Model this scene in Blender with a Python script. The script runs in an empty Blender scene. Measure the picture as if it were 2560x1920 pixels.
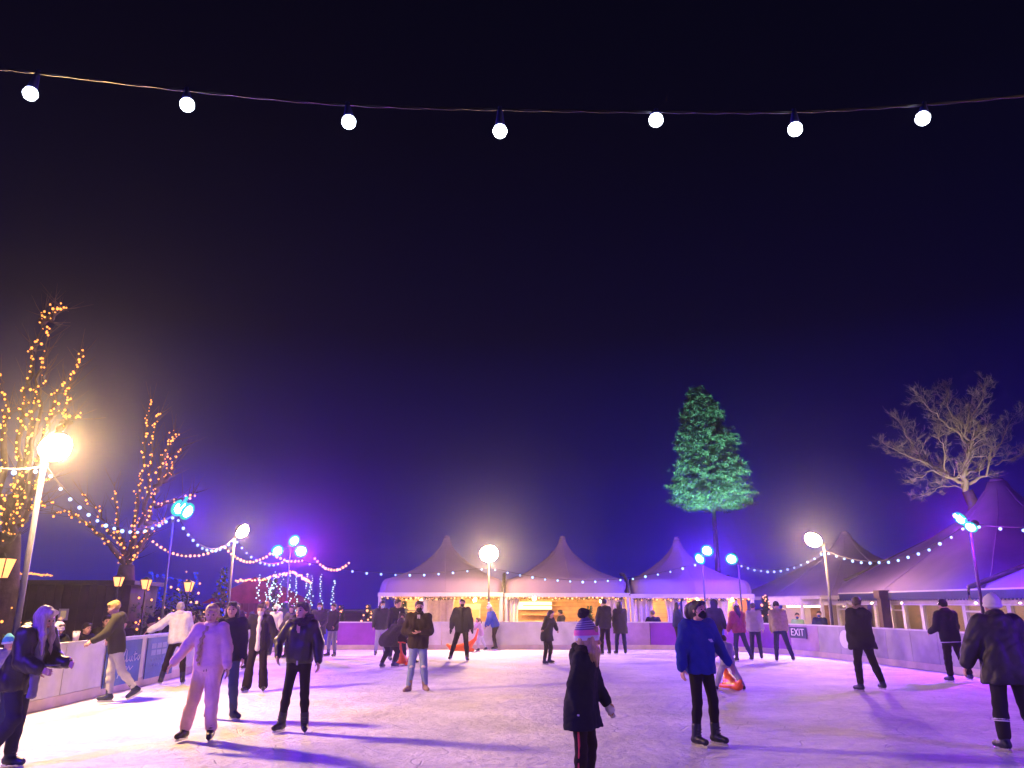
import bpy, math, random
import numpy as np
from mathutils import Vector, Matrix
random.seed(7)
R = math.radians
SC = bpy.context.scene
COL = SC.collection

# ------------------------------------------------------------------ camera
CAMZ, PITCH, FPX = 1.7, R(15.9), 1925.0          # eye height, upward tilt, focal length in 2560-px units
cd = bpy.data.cameras.new('camera')
cam = bpy.data.objects.new('camera', cd)
COL.objects.link(cam)
cam.location = (0, 0, CAMZ)
cam.rotation_euler = (R(90) + PITCH, 0, 0)
cd.sensor_width = 36.0
cd.lens = 36.0 * FPX / 2560.0
cd.clip_start, cd.clip_end = 0.1, 1500
SC.camera = cam
CP, SP = math.cos(PITCH), math.sin(PITCH)

# ------------------------------------------------------------------ night sky
wd = bpy.data.worlds.new('World')
SC.world = wd
wd.use_nodes = True
wn, wl = wd.node_tree.nodes, wd.node_tree.links
bg = wn['Background']
sky = wn.new('ShaderNodeTexSky')
sky.sky_type = 'NISHITA'
sky.sun_disc = False
sky.sun_elevation = R(-8)
sky.sun_rotation = R(200)
# deep blue town glow near the horizon fading to a navy zenith
wtc = wn.new('ShaderNodeTexCoord')
wsx = wn.new('ShaderNodeSeparateXYZ')
wl.new(wtc.outputs['Generated'], wsx.inputs[0])
nv = wn.new('ShaderNodeValToRGB')
for p_, c_ in ((0.0, (0.003, 0.0028, 0.36)), (0.09, (0.003, 0.0026, 0.20)), (0.18, (0.0028, 0.0024, 0.085)), (0.33, (0.0024, 0.002, 0.020)), (0.55, (0.002, 0.0017, 0.0095)), (0.85, (0.0016, 0.0014, 0.0055))):
    e_ = nv.color_ramp.elements.new(p_) if p_ not in (0.0,) else nv.color_ramp.elements[0]
    e_.position = p_
    e_.color = c_ + (1,)
nv.color_ramp.elements[-1].color = (0.0016, 0.0014, 0.0055, 1)
wl.new(wsx.outputs['Z'], nv.inputs['Fac'])
ad = wn.new('ShaderNodeMixRGB')
ad.blend_type = 'ADD'
ad.inputs[0].default_value = 0.05
wl.new(nv.outputs[0], ad.inputs[1])
wl.new(sky.outputs[0], ad.inputs[2])
wl.new(ad.outputs[0], bg.inputs[0])
bg.inputs[1].default_value = 1.0

# ------------------------------------------------------------------ exposure and light levels
SC.view_settings.view_transform = 'Standard'
SC.view_settings.look = 'None'
SC.view_settings.exposure = -0.2
SC.view_settings.gamma = 1.0
SC.view_settings.use_curve_mapping = False
SC.cycles.use_denoising = True
SC.cycles.max_bounces = 6
SC.cycles.volume_bounces = 1
SC.cycles.sample_clamp_indirect = 6.0
SC.cycles.use_light_tree = True
WARM = (1.0, 0.59, 0.25)
W_NEAR, W_FAR = 2350.0, 900.0       # radiance of the warm floodlights
BLUE = (0.02, 0.025, 1.0)
VIOLET = (0.14, 0.010, 1.0)
MAGENTA = (0.60, 0.03, 1.0)
LED = 1700.0                        # radiance of the coloured floodlights
HAZE = 0.0011
ZG = -0.35                          # ground outside the raised rink

# ------------------------------------------------------------------ layout helpers
def ray(px, py):
    x, u = (px - 1280) / FPX, (960 - py) / FPX
    return Vector((x, CP - SP * u, SP + CP * u))

def ground(px, py, z=0.0):
    d = ray(px, py)
    return Vector((0, 0, CAMZ)) + d * ((z - CAMZ) / d.z)

def atY(px, py, Y):
    d = ray(px, py)
    return Vector((0, 0, CAMZ)) + d * (Y / d.y)

# ------------------------------------------------------------------ materials
MATS = {}
def mat(name, col, rough=0.6, var=0.15, vscale=6.0, bump=0.0, bscale=60.0, metal=0.0, spec=0.4, sheen=0.0, stretch=None):
    if name in MATS:
        return MATS[name]
    m = bpy.data.materials.new(name)
    m.use_nodes = True
    n, l = m.node_tree.nodes, m.node_tree.links
    b = n['Principled BSDF']
    b.inputs['Roughness'].default_value = rough
    b.inputs['Metallic'].default_value = metal
    b.inputs['Specular IOR Level'].default_value = spec
    if sheen:
        b.inputs['Sheen Weight'].default_value = sheen
    tc = n.new('ShaderNodeTexCoord')
    nz = n.new('ShaderNodeTexNoise')
    nz.inputs['Scale'].default_value = vscale
    nz.inputs['Detail'].default_value = 5
    src = tc.outputs['Object']
    if stretch:
        mp = n.new('ShaderNodeMapping')
        mp.inputs['Scale'].default_value = stretch
        l.new(src, mp.inputs['Vector'])
        src = mp.outputs['Vector']
    l.new(src, nz.inputs['Vector'])
    cr = n.new('ShaderNodeValToRGB')
    cr.color_ramp.elements[0].position, cr.color_ramp.elements[1].position = 0.3, 0.7
    cr.color_ramp.elements[0].color = tuple(c * (1 - var) for c in col[:3]) + (1,)
    cr.color_ramp.elements[1].color = tuple(min(1, c * (1 + var)) for c in col[:3]) + (1,)
    l.new(nz.outputs['Fac'], cr.inputs['Fac'])
    l.new(cr.outputs['Color'], b.inputs['Base Color'])
    if bump:
        n2 = n.new('ShaderNodeTexNoise')
        n2.inputs['Scale'].default_value = bscale
        n2.inputs['Detail'].default_value = 4
        l.new(src, n2.inputs['Vector'])
        bp = n.new('ShaderNodeBump')
        bp.inputs['Strength'].default_value = bump
        bp.inputs['Distance'].default_value = 0.02
        l.new(n2.outputs['Fac'], bp.inputs['Height'])
        l.new(bp.outputs['Normal'], b.inputs['Normal'])
    MATS[name] = m
    return m

def cloth(col, rough=0.85, kind='cloth'):
    if max(col) < 0.2:                # dyed dark cloth swallows most of the light
        col = tuple(c * 0.6 for c in col)
    key = '%s_%03x%03x%03x' % (kind, int(col[0] * 999), int(col[1] * 999), int(col[2] * 999))
    if kind == 'leather':
        return mat(key, col, 0.38, 0.2, 20, 0.25, 90)
    if kind == 'puffer':
        return mat(key, col, 0.55, 0.15, 14, 0.2, 40)
    if kind == 'fur':
        return mat(key, col, 0.95, 0.45, 55, 0.9, 160)
    if kind == 'hair':
        return mat(key, col, 0.5, 0.35, 45, 0.6, 100, stretch=(1, 1, 0.10))
    return mat(key, col, rough, 0.10, 7, 0.35, 150, spec=0.15)

def glow(name, col, strength, sample=True):
    if name in MATS:
        return MATS[name]
    m = bpy.data.materials.new(name)
    m.use_nodes = True
    n, l = m.node_tree.nodes, m.node_tree.links
    n.remove(n['Principled BSDF'])
    e = n.new('ShaderNodeEmission')
    e.inputs[0].default_value = tuple(col[:3]) + (1,)
    e.inputs[1].default_value = strength
    l.new(e.outputs[0], n['Material Output'].inputs['Surface'])
    m.cycles.emission_sampling = 'FRONT' if sample else 'NONE'
    MATS[name] = m
    return m

# ------------------------------------------------------------------ mesh builder
class MB:
    def __init__(s):
        s.v, s.f, s.mi, s.m = [], [], [], 0

    def add(s, vs, fs):
        o = len(s.v)
        s.v += [tuple(p) for p in vs]
        for f in fs:
            s.f.append(tuple(i + o for i in f))
            s.mi.append(s.m)

    def box(s, c, d, rz=0.0, M=None):
        c = Vector(c)
        q = Matrix.Rotation(rz, 3, 'Z') if M is None else M
        vs = []
        for z in (-1, 1):
            for y in (-1, 1):
                for x in (-1, 1):
                    vs.append(c + q @ Vector((x * d[0] / 2, y * d[1] / 2, z * d[2] / 2)))
        s.add(vs, [(0, 2, 3, 1), (4, 5, 7, 6), (0, 1, 5, 4), (2, 6, 7, 3), (0, 4, 6, 2), (1, 3, 7, 5)])

    def bar(s, a, b, w, h):
        a, b = Vector(a), Vector(b)
        d = (b - a)
        L = d.length
        q = d.to_track_quat('X', 'Z').to_matrix()
        s.box((a + b) / 2, (L, w, h), M=q)

    def tube(s, pts, rad, n=8, cap=True):
        pts = [Vector(p) for p in pts]
        if not isinstance(rad, (list, tuple)):
            rad = [rad] * len(pts)
        up = Vector((0, 0, 1))
        prev, o, vs, fs = None, 0, [], []
        for i, p in enumerate(pts):
            t = (pts[min(i + 1, len(pts) - 1)] - pts[max(i - 1, 0)])
            if t.length < 1e-9:
                t = Vector((0, 0, 1))
            t.normalize()
            if prev is None:
                a = t.cross(up)
                if a.length < 1e-3:
                    a = t.cross(Vector((0, 1, 0)))
            else:
                a = prev - t * prev.dot(t)
                if a.length < 1e-4:
                    a = t.cross(up)
            a.normalize()
            prev = a
            b = t.cross(a)
            for k in range(n):
                an = 2 * math.pi * k / n
                vs.append(p + (a * math.cos(an) + b * math.sin(an)) * rad[i])
        for i in range(len(pts) - 1):
            for k in range(n):
                fs.append((i * n + k, i * n + (k + 1) % n, (i + 1) * n + (k + 1) % n, (i + 1) * n + k))
        if cap:
            fs.append(tuple(range(n - 1, -1, -1)))
            e = (len(pts) - 1) * n
            fs.append(tuple(range(e, e + n)))
        s.add(vs, fs)

    def sphere(s, c, r, nu=10, nv=7, sc=(1, 1, 1), M=None, v0=0.0, v1=1.0):
        c = Vector(c)
        vs, fs = [], []
        for j in range(nv + 1):
            th = math.pi * (v0 + (v1 - v0) * j / nv)
            for i in range(nu):
                ph = 2 * math.pi * i / nu
                p = Vector((math.sin(th) * math.cos(ph) * sc[0], math.sin(th) * math.sin(ph) * sc[1], math.cos(th) * sc[2])) * r
                vs.append(c + (M @ p if M is not None else p))
        for j in range(nv):
            for i in range(nu):
                fs.append((j * nu + i, (j + 1) * nu + i, (j + 1) * nu + (i + 1) % nu, j * nu + (i + 1) % nu))
        s.add(vs, fs)

    def build(s, name, mats, parent=None, smooth=False, loc=None):
        me = bpy.data.meshes.new(name)
        me.from_pydata(s.v, [], s.f)
        if not isinstance(mats, (list, tuple)):
            mats = [mats]
        for m in mats:
            me.materials.append(m)
        if len(mats) > 1:
            me.polygons.foreach_set('material_index', s.mi)
        if smooth:
            me.polygons.foreach_set('use_smooth', [True] * len(s.f))
        me.update()
        return link(name, me, parent, loc)

def link(name, me, parent=None, loc=None):
    o = bpy.data.objects.new(name, me)
    COL.objects.link(o)
    if parent is not None:
        o.parent = parent
    if loc is not None:
        o.location = loc
    return o

def thing(name, label, cat, loc=(0, 0, 0), rz=0.0, group=None):
    o = bpy.data.objects.new(name, None)
    COL.objects.link(o)
    o.empty_display_size = 0.2
    o.location = loc
    o.rotation_euler = (0, 0, rz)
    return tag(o, label, cat, group)

def tag(o, label=None, cat=None, group=None, kind=None):
    if label: o['label'] = label
    if cat: o['category'] = cat
    if group: o['group'] = group
    if kind: o['kind'] = kind
    return o

def part_label(o, label):
    o['label'] = label
    return o

# ------------------------------------------------------------------ implicit surfaces (smooth bodies and clothes)
class Sdf:
    def __init__(s):
        s.p = []

    def cone(s, a, b, ra, rb=None, k=0.03, neg=False):
        s.p.append(('c', np.array(a, float), np.array(b, float), ra, ra if rb is None else rb, k, neg))
        return s

    def ball(s, c, r, k=0.03, neg=False, ax=None):
        rr = np.array(r if hasattr(r, '__len__') else (r, r, r), float)
        s.p.append(('e', np.array(c, float), rr, np.eye(3) if ax is None else np.array(ax, float), 0, k, neg))
        return s

    def cut(s, pt, nrm, k=0.012):
        s.p.append(('p', np.array(pt, float), np.array(nrm, float) / np.linalg.norm(nrm), 0, 0, k, True))
        return s

    def chain(s, pts, rads, k=0.02):
        for i in range(len(pts) - 1):
            s.cone(pts[i], pts[i + 1], rads[i], rads[i + 1], k)
        return s

    def mesh(s, name, vox, m, parent, wob=0.0, wf=30.0, seed=0, grow=0.0):
        lo, hi = np.full(3, 1e9), np.full(3, -1e9)
        bbs = []
        for q in s.p:
            if q[0] == 'p':
                bbs.append((np.full(3, -1e6), np.full(3, 1e6), q[5]))
                continue
            if q[0] == 'c':
                l0 = np.minimum(q[1] - q[3], q[2] - q[4])
                h0 = np.maximum(q[1] + q[3], q[2] + q[4])
            else:
                mr = q[2].max()
                l0, h0 = q[1] - mr, q[1] + mr
            bbs.append((l0, h0, q[5]))
            if not q[6]:
                lo, hi = np.minimum(lo, l0), np.maximum(hi, h0)
        pad = 3 * vox + wob * 2 + grow
        lo, hi = lo - pad, hi + pad
        n = np.ceil((hi - lo) / vox).astype(int) + 1
        ax = [lo[i] + vox * np.arange(n[i]) for i in range(3)]
        D = np.full(n, 0.5, np.float32)
        for q, (l0, h0, k) in zip(s.p, bbs):
            e = k + 2.5 * vox + wob * 2 + grow
            l0, h0 = np.maximum(l0, lo - 1), np.minimum(h0, hi + 1)
            i0 = np.clip(np.floor((l0 - e - lo) / vox).astype(int), 0, n - 1)
            i1 = np.clip(np.ceil((h0 + e - lo) / vox).astype(int) + 1, 1, n)
            if (i1 <= i0).any():
                continue
            sl = tuple(slice(i0[i], i1[i]) for i in range(3))
            X, Y, Z = np.meshgrid(*[ax[i][sl[i]] for i in range(3)], indexing='ij', sparse=True)
            if q[0] == 'c':
                a, b = q[1], q[2]
                ba = b - a
                h = np.clip(((X - a[0]) * ba[0] + (Y - a[1]) * ba[1] + (Z - a[2]) * ba[2]) / max(ba @ ba, 1e-9), 0, 1)
                d = np.sqrt((X - a[0] - h * ba[0]) ** 2 + (Y - a[1] - h * ba[1]) ** 2 + (Z - a[2] - h * ba[2]) ** 2) - (q[3] + (q[4] - q[3]) * h)
            elif q[0] == 'p':
                c, nn = q[1], q[2]
                d = -((X - c[0]) * nn[0] + (Y - c[1]) * nn[1] + (Z - c[2]) * nn[2])
            else:
                c, r, A = q[1], q[2], q[3]
                u = [((X - c[0]) * A[i][0] + (Y - c[1]) * A[i][1] + (Z - c[2]) * A[i][2]) / r[i] for i in range(3)]
                d = (np.sqrt(u[0] ** 2 + u[1] ** 2 + u[2] ** 2) - 1) * r.min()
            d = d.astype(np.float32)
            cur = D[sl]
            if q[6]:
                d2 = -d
                hh = np.clip(0.5 - 0.5 * (cur - d2) / max(k, 1e-6), 0, 1)
                D[sl] = cur * (1 - hh) + d2 * hh + k * hh * (1 - hh)
            else:
                hh = np.clip(0.5 + 0.5 * (cur - d) / max(k, 1e-6), 0, 1)
                D[sl] = cur * (1 - hh) + d * hh - k * hh * (1 - hh)
        if wob or grow:
            rg = np.random.default_rng(seed)
            X, Y, Z = np.meshgrid(*ax, indexing='ij', sparse=True)
            w = 0
            for i in range(5):
                v = rg.normal(size=3) * wf * (0.5 + 0.35 * i)
                u = rg.normal(size=3) * wf * 0.4
                a = v[0] * X + v[1] * Y + v[2] * Z + 1.3 * np.sin(u[0] * X + u[1] * Y + u[2] * Z + rg.uniform(0, 6))
                w = w + (1.2 - 2.4 * np.abs(np.sin(0.5 * a + rg.uniform(0, 6)))).astype(np.float32) / (1 + 0.4 * i)
            D = D + w * (wob * 0.5) - grow
        return nets(D, lo, vox, name, m, parent)

def nets(D, lo, vox, name, m, parent):
    ins = D < 0
    n = D.shape
    cnt = np.zeros((n[0] - 1, n[1] - 1, n[2] - 1), np.int8)
    for a in (0, 1):
        for b in (0, 1):
            for c in (0, 1):
                cnt += ins[a:n[0] - 1 + a, b:n[1] - 1 + b, c:n[2] - 1 + c]
    act = np.argwhere((cnt > 0) & (cnt < 8))
    if not len(act):
        return None
    ids = np.full(cnt.shape, -1, np.int64)
    ids[tuple(act.T)] = np.arange(len(act))
    acc, num = np.zeros((len(act), 3)), np.zeros(len(act))
    cor = [np.array((a, b, c)) for a in (0, 1) for b in (0, 1) for c in (0, 1)]
    for i in range(8):
        for j in range(i + 1, 8):
            if abs(cor[i] - cor[j]).sum() != 1:
                continue
            d0 = D[tuple((act + cor[i]).T)]
            d1 = D[tuple((act + cor[j]).T)]
            x = (d0 < 0) != (d1 < 0)
            t = np.where(x, d0 / np.where(x, d0 - d1, 1), 0)
            acc += np.where(x[:, None], cor[i] + t[:, None] * (cor[j] - cor[i]), 0)
            num += x
    V = (act + acc / num[:, None]) * vox + lo
    F = []
    for axn in range(3):
        e = [0, 0, 0]
        e[axn] = 1
        s0 = ins[:n[0] - e[0], :n[1] - e[1], :n[2] - e[2]]
        s1 = ins[e[0]:, e[1]:, e[2]:]
        ed = np.argwhere(s0 != s1)
        b, c = (axn + 1) % 3, (axn + 2) % 3
        ok = (ed[:, b] > 0) & (ed[:, c] > 0) & (ed[:, b] < n[b] - 1) & (ed[:, c] < n[c] - 1)
        ed = ed[ok]
        db, dc = np.zeros(3, int), np.zeros(3, int)
        db[b], dc[c] = 1, 1
        q = np.stack([ids[tuple((ed - db - dc).T)], ids[tuple((ed - dc).T)], ids[tuple(ed.T)], ids[tuple((ed - db).T)]], 1)
        fl = ~s0[tuple(ed.T)]
        q[fl] = q[fl][:, ::-1]
        F.append(q)
    F = np.concatenate(F)
    F = F[(F >= 0).all(1)]
    me = bpy.data.meshes.new(name)
    me.vertices.add(len(V))
    me.vertices.foreach_set('co', V.astype(np.float32).ravel())
    me.loops.add(F.size)
    me.loops.foreach_set('vertex_index', F.ravel().astype(np.int32))
    me.polygons.add(len(F))
    me.polygons.foreach_set('loop_start', np.arange(0, F.size, 4, dtype=np.int32))
    me.polygons.foreach_set('use_smooth', np.ones(len(F), bool))
    me.materials.append(m)
    me.update(calc_edges=True)
    return link(name, me, parent)
# ------------------------------------------------------------------ ground and ice
mb = MB()
mb.add([(-300, -300, ZG), (300, -300, ZG), (300, 300, ZG), (-300, 300, ZG)], [(0, 1, 2, 3)])
tag(mb.build('ground', mat('dark_ground', (0.045, 0.042, 0.04), 0.9, 0.4, 1.5, 0.5, 12)), kind='structure')

PATH_LEFT = [(-7.6, -1.5), (-7.7, 5), (-7.75, 10), (-7.8, 14), (-7.95, 18), (-8.2, 22), (-8.6, 26), (-8.8, 28)]
PATH_CORNER_L = [(-8.8, 28), (-8.75, 29.2), (-8.3, 30.2), (-7.5, 30.8), (-6.7, 31)]
PATH_FAR = [(-6.7, 31), (-4, 31), (0, 31), (5.3, 31)]
PATH_CORNER_R = [(5.3, 31), (6.4, 30.85), (7.4, 30.5), (8.3, 29.9), (9.1, 29.0), (9.7, 27.9), (10.1, 26.7)]
PATH_RIGHT = [(10.1, 26.7), (10.5, 25.0), (10.85, 23.0), (11.1, 21.0), (11.3, 19.0), (11.45, 16.5), (11.55, 13), (11.6, 8), (11.6, -1.5)]

def ice_mat():
    m = bpy.data.materials.new('skated_ice')
    m.use_nodes = True
    n, l = m.node_tree.nodes, m.node_tree.links
    b = n['Principled BSDF']
    b.inputs['Roughness'].default_value = 0.62
    b.inputs['Specular IOR Level'].default_value = 0.15
    tc = n.new('ShaderNodeTexCoord')

    def noise(scale, detail=5, rough=0.55, vec=None, dist=0.0):
        t = n.new('ShaderNodeTexNoise')
        t.inputs['Scale'].default_value = scale
        t.inputs['Detail'].default_value = detail
        t.inputs['Roughness'].default_value = rough
        t.inputs['Distortion'].default_value = dist
        l.new(vec if vec is not None else tc.outputs['Object'], t.inputs['Vector'])
        return t.outputs['Fac']

    def ramp(fac, p0, p1, c0=(0, 0, 0, 1), c1=(1, 1, 1, 1)):
        c = n.new('ShaderNodeValToRGB')
        c.color_ramp.elements[0].position, c.color_ramp.elements[1].position = p0, p1
        c.color_ramp.elements[0].color, c.color_ramp.elements[1].color = c0, c1
        l.new(fac, c.inputs['Fac'])
        return c.outputs['Color']

    def math_(op, a, bb):
        t = n.new('ShaderNodeMath')
        t.operation = op
        for i, q in enumerate((a, bb)):
            if isinstance(q, (int, float)):
                t.inputs[i].default_value = q
            else:
                l.new(q, t.inputs[i])
        return t.outputs[0]

    def scratches(rot, sx, sy, width, off):
        # thin arcs: the zero line of a stretched, warped noise, broken up by a coarse mask
        mp = n.new('ShaderNodeMapping')
        mp.inputs['Rotation'].default_value = (0, 0, rot)
        mp.inputs['Scale'].default_value = (sx, sy, 1)
        mp.inputs['Location'].default_value = (off, off * 0.7, off)
        l.new(tc.outputs['Object'], mp.inputs['Vector'])
        f = noise(1.0, 1.5, 0.4, mp.outputs['Vector'], 0.6)
        d = math_('ABSOLUTE', math_('SUBTRACT', f, 0.5), 0)
        line = ramp(d, 0.0, width, (1, 1, 1, 1), (0, 0, 0, 1))
        mk = ramp(noise(0.9 + off * 0.1, 3, 0.6, mp.outputs['Vector']), 0.5, 0.62)
        return math_('MULTIPLY', line, mk)

    sc = None
    for a in ((0.2, 0.9, 3.2, 0.026, 1.0), (-0.7, 0.8, 4.5, 0.020, 9.0)):
        s_ = scratches(*a)
        sc = s_ if sc is None else math_('MAXIMUM', sc, s_)
    def arcs(cx, cy, freq, width, off):
        # long curved blade cuts: rings about a far centre, wobbled and broken into pieces
        vm = n.new('ShaderNodeVectorMath')
        vm.operation = 'DISTANCE'
        l.new(tc.outputs['Object'], vm.inputs[0])
        vm.inputs[1].default_value = (cx, cy, 0)
        r_ = math_('ADD', math_('MULTIPLY', vm.outputs['Value'], freq), math_('MULTIPLY', noise(0.22 + off * .01, 2, 0.5), 5.0))
        fr = math_('ABSOLUTE', math_('SUBTRACT', math_('FRACT', r_, 0), 0.5), 0)
        ln = ramp(fr, 0.0, width, (1, 1, 1, 1), (0, 0, 0, 1))
        mp = n.new('ShaderNodeMapping')
        mp.inputs['Location'].default_value = (off, -off, off * 2)
        l.new(tc.outputs['Object'], mp.inputs['Vector'])
        return math_('MULTIPLY', ln, ramp(noise(0.9, 3, 0.6, mp.outputs['Vector']), 0.55, 0.60))
    for a in ((-9, 6, 1.3, 0.020, 3.0), (7, 3, 1.1, 0.018, 8.0), (14, 19, 1.2, 0.019, 12.0), (-3, 26, 1.0, 0.016, 17.0), (1.5, 13.5, 1.7, 0.026, 23.0), (-6, -8, 1.2, 0.019, 29.0), (4, 30, 1.4, 0.02, 35.0)):
        sc = math_('MAXIMUM', sc, arcs(*a))
    patch = ramp(noise(0.7, 7, 0.66), 0.36, 0.66, (0.58, 0.58, 0.64, 1), (0.88, 0.88, 0.90, 1))
    fine = ramp(noise(6, 7, 0.7), 0.3, 0.7, (0.84, 0.84, 0.87, 1), (1, 1, 1, 1))
    mx = n.new('ShaderNodeMixRGB')
    mx.blend_type = 'MULTIPLY'
    mx.inputs[0].default_value = 1
    l.new(patch, mx.inputs[1])
    l.new(fine, mx.inputs[2])
    m2 = n.new('ShaderNodeMixRGB')
    m2.inputs[2].default_value = (0.36, 0.36, 0.45, 1)
    l.new(math_('MULTIPLY', sc, 0.62), m2.inputs[0])
    l.new(mx.outputs[0], m2.inputs[1])
    l.new(m2.outputs[0], b.inputs['Base Color'])
    h = math_('ADD', math_('MULTIPLY', noise(5, 6, 0.62), 1.0), math_('MULTIPLY', noise(22, 4, 0.6), 0.22))
    h = math_('SUBTRACT', h, math_('MULTIPLY', sc, 0.16))
    bp = n.new('ShaderNodeBump')
    bp.inputs['Strength'].default_value = 1.0
    bp.inputs['Distance'].default_value = 0.075
    l.new(h, bp.inputs['Height'])
    l.new(bp.outputs['Normal'], b.inputs['Normal'])
    return m

loop = PATH_LEFT + PATH_CORNER_L[1:] + PATH_FAR[1:] + PATH_CORNER_R[1:] + PATH_RIGHT[1:] + [(11.6, -6), (-7.6, -6)]
mb = MB()
k = len(loop)
mb.add([(x, y, 0) for x, y in loop] + [(x, y, ZG) for x, y in loop],
       [tuple(range(k - 1, -1, -1))] + [(i, (i + 1) % k, k + (i + 1) % k, k + i) for i in range(k)])
tag(mb.build('ice_rink', ice_mat()), kind='structure')

# ------------------------------------------------------------------ rink barrier: panels, cap rail and kick strip
PANEL = mat('barrier_plastic', (0.66, 0.64, 0.68), 0.42, 0.20, 2.2, 0.15, 5)
CAPM = mat('barrier_cap', (0.66, 0.66, 0.70), 0.45, 0.1, 4)
KICK = mat('barrier_kick', (0.62, 0.50, 0.52), 0.5, 0.15, 3)

PBLUE = mat('barrier_blue', (0.03, 0.03, 0.42), 0.42, 0.12, 1.2)  # blue and purple lamp light on the boards, painted into the panel colour
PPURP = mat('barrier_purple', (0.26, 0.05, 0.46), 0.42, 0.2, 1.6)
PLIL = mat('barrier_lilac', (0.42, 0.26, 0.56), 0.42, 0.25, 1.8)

PDIM = mat('barrier_grey', (0.36, 0.33, 0.42), 0.45, 0.22, 2.2, 0.15, 5)  # panel plastic darkened, dimmer light on the right side put in its colour

def resample(pts, step):
    P = [Vector((x, y, 0)) for x, y in pts]
    L = [0]
    for a, b in zip(P, P[1:]):
        L.append(L[-1] + (b - a).length)
    n = max(1, round(L[-1] / step))
    out = []
    for i in range(n + 1):
        s = L[-1] * i / n
        j = 0
        while j < len(L) - 2 and L[j + 1] < s:
            j += 1
        out.append(P[j].lerp(P[j + 1], (s - L[j]) / (L[j + 1] - L[j])))
    return out

def barrier(path, step, label, H=1.0, kick=True, tint=None):
    root = thing('rink_barrier', label, 'barrier', (path[0][0], path[0][1], 0), 0, 'barrier sections round the rink')
    org = Vector((path[0][0], path[0][1], 0))
    pts = resample(path, step)
    for pi, (a, b) in enumerate(zip(pts, pts[1:])):
        d = (b - a).normalized()
        nrm = Vector((-d.y, d.x, 0))            # outward (path runs clockwise seen from above)
        a2, b2 = a + d * (0.006 if step < 1.9 else 0.012) - org, b - d * (0.006 if step < 1.9 else 0.012) - org
        m_ = MB()
        o0, o1 = 0.0, 0.06
        z0, z1 = (0.175 if kick else 0.02), H
        vs = []
        for z in (z0, z1):
            vs += [a2 + nrm * o0 + Vector((0, 0, z)), b2 + nrm * o0 + Vector((0, 0, z)), b2 + nrm * o1 + Vector((0, 0, z)), a2 + nrm * o1 + Vector((0, 0, z))]
        m_.add(vs, [(3, 2, 1, 0), (4, 5, 6, 7), (0, 1, 5, 4), (1, 2, 6, 5), (2, 3, 7, 6), (3, 0, 4, 7)])
        m_.build('panel', tint(pi) if tint else PANEL, root)
    def strip(name, m, i0, i1, z0, z1):
        m_ = MB()
        for a, b in zip(pts, pts[1:]):
            d = (b - a).normalized()
            nrm = Vector((-d.y, d.x, 0))
            vs = []
            for z in (z0, z1):
                for p, o in ((a, i0), (b, i0), (b, i1), (a, i1)):
                    vs.append(p - org + nrm * o + Vector((0, 0, z)))
            m_.add(vs, [(3, 2, 1, 0), (4, 5, 6, 7), (0, 1, 5, 4), (2, 3, 7, 6)])
        m_.build(name, m, root)
    strip('top_rail', CAPM, -0.012, 0.085, H + 0.002, H + 0.04)
    if kick:
        strip('kick_strip', KICK, -0.012, 0.07, 0.0, 0.172)
    return root

barrier(PATH_LEFT, 2.0, 'long white barrier along the left side, hung with two blue banners', 1.0)
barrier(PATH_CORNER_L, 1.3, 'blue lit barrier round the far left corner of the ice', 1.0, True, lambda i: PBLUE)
barrier(PATH_FAR, 2.0, 'white barrier across the far end in front of the peaked tents', 0.98, True, lambda i: PPURP if i == 0 else (PLIL if i == 5 else PANEL))  # end panels carry the purple light in their colour
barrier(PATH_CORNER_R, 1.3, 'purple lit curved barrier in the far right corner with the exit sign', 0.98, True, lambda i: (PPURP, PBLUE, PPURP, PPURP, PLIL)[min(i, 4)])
barrier(PATH_RIGHT, 1.15, 'long seamed barrier along the right side below the cabin windows', 0.98, True, lambda i: PDIM)

# ------------------------------------------------------------------ lamps on poles
POLEM = mat('galvanised_steel', (0.09, 0.09, 0.11), 0.5, 0.15, 8)
DARKM = mat('black_metal', (0.025, 0.025, 0.028), 0.5, 0.2, 10)
LWARM = glow('warm_lamp_lens', WARM, W_NEAR)
LWARMF = glow('warm_lamp_lens_far', WARM, W_FAR)
LWARMN = glow('warm_lamp_lens_near_end', WARM, 420)
LBLUE = glow('blue_lamp_lens', BLUE, LED * 1.6)
LVIO = glow('violet_lamp_lens', VIOLET, LED * 1.6)
LVION = glow('violet_lamp_lens_near', VIOLET, LED * 1.5)
LMAG = glow('magenta_lamp_lens', MAGENTA, LED * 2.2)
LFRINGE = glow('cyan_lamp_rim', (0.05, 0.90, 0.42), 1.0, False)  # added glowing ring, stands for the cyan fringe of light round each lens

def glow_ring_any(heads):
    return any(h[6] for h in heads)

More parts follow.
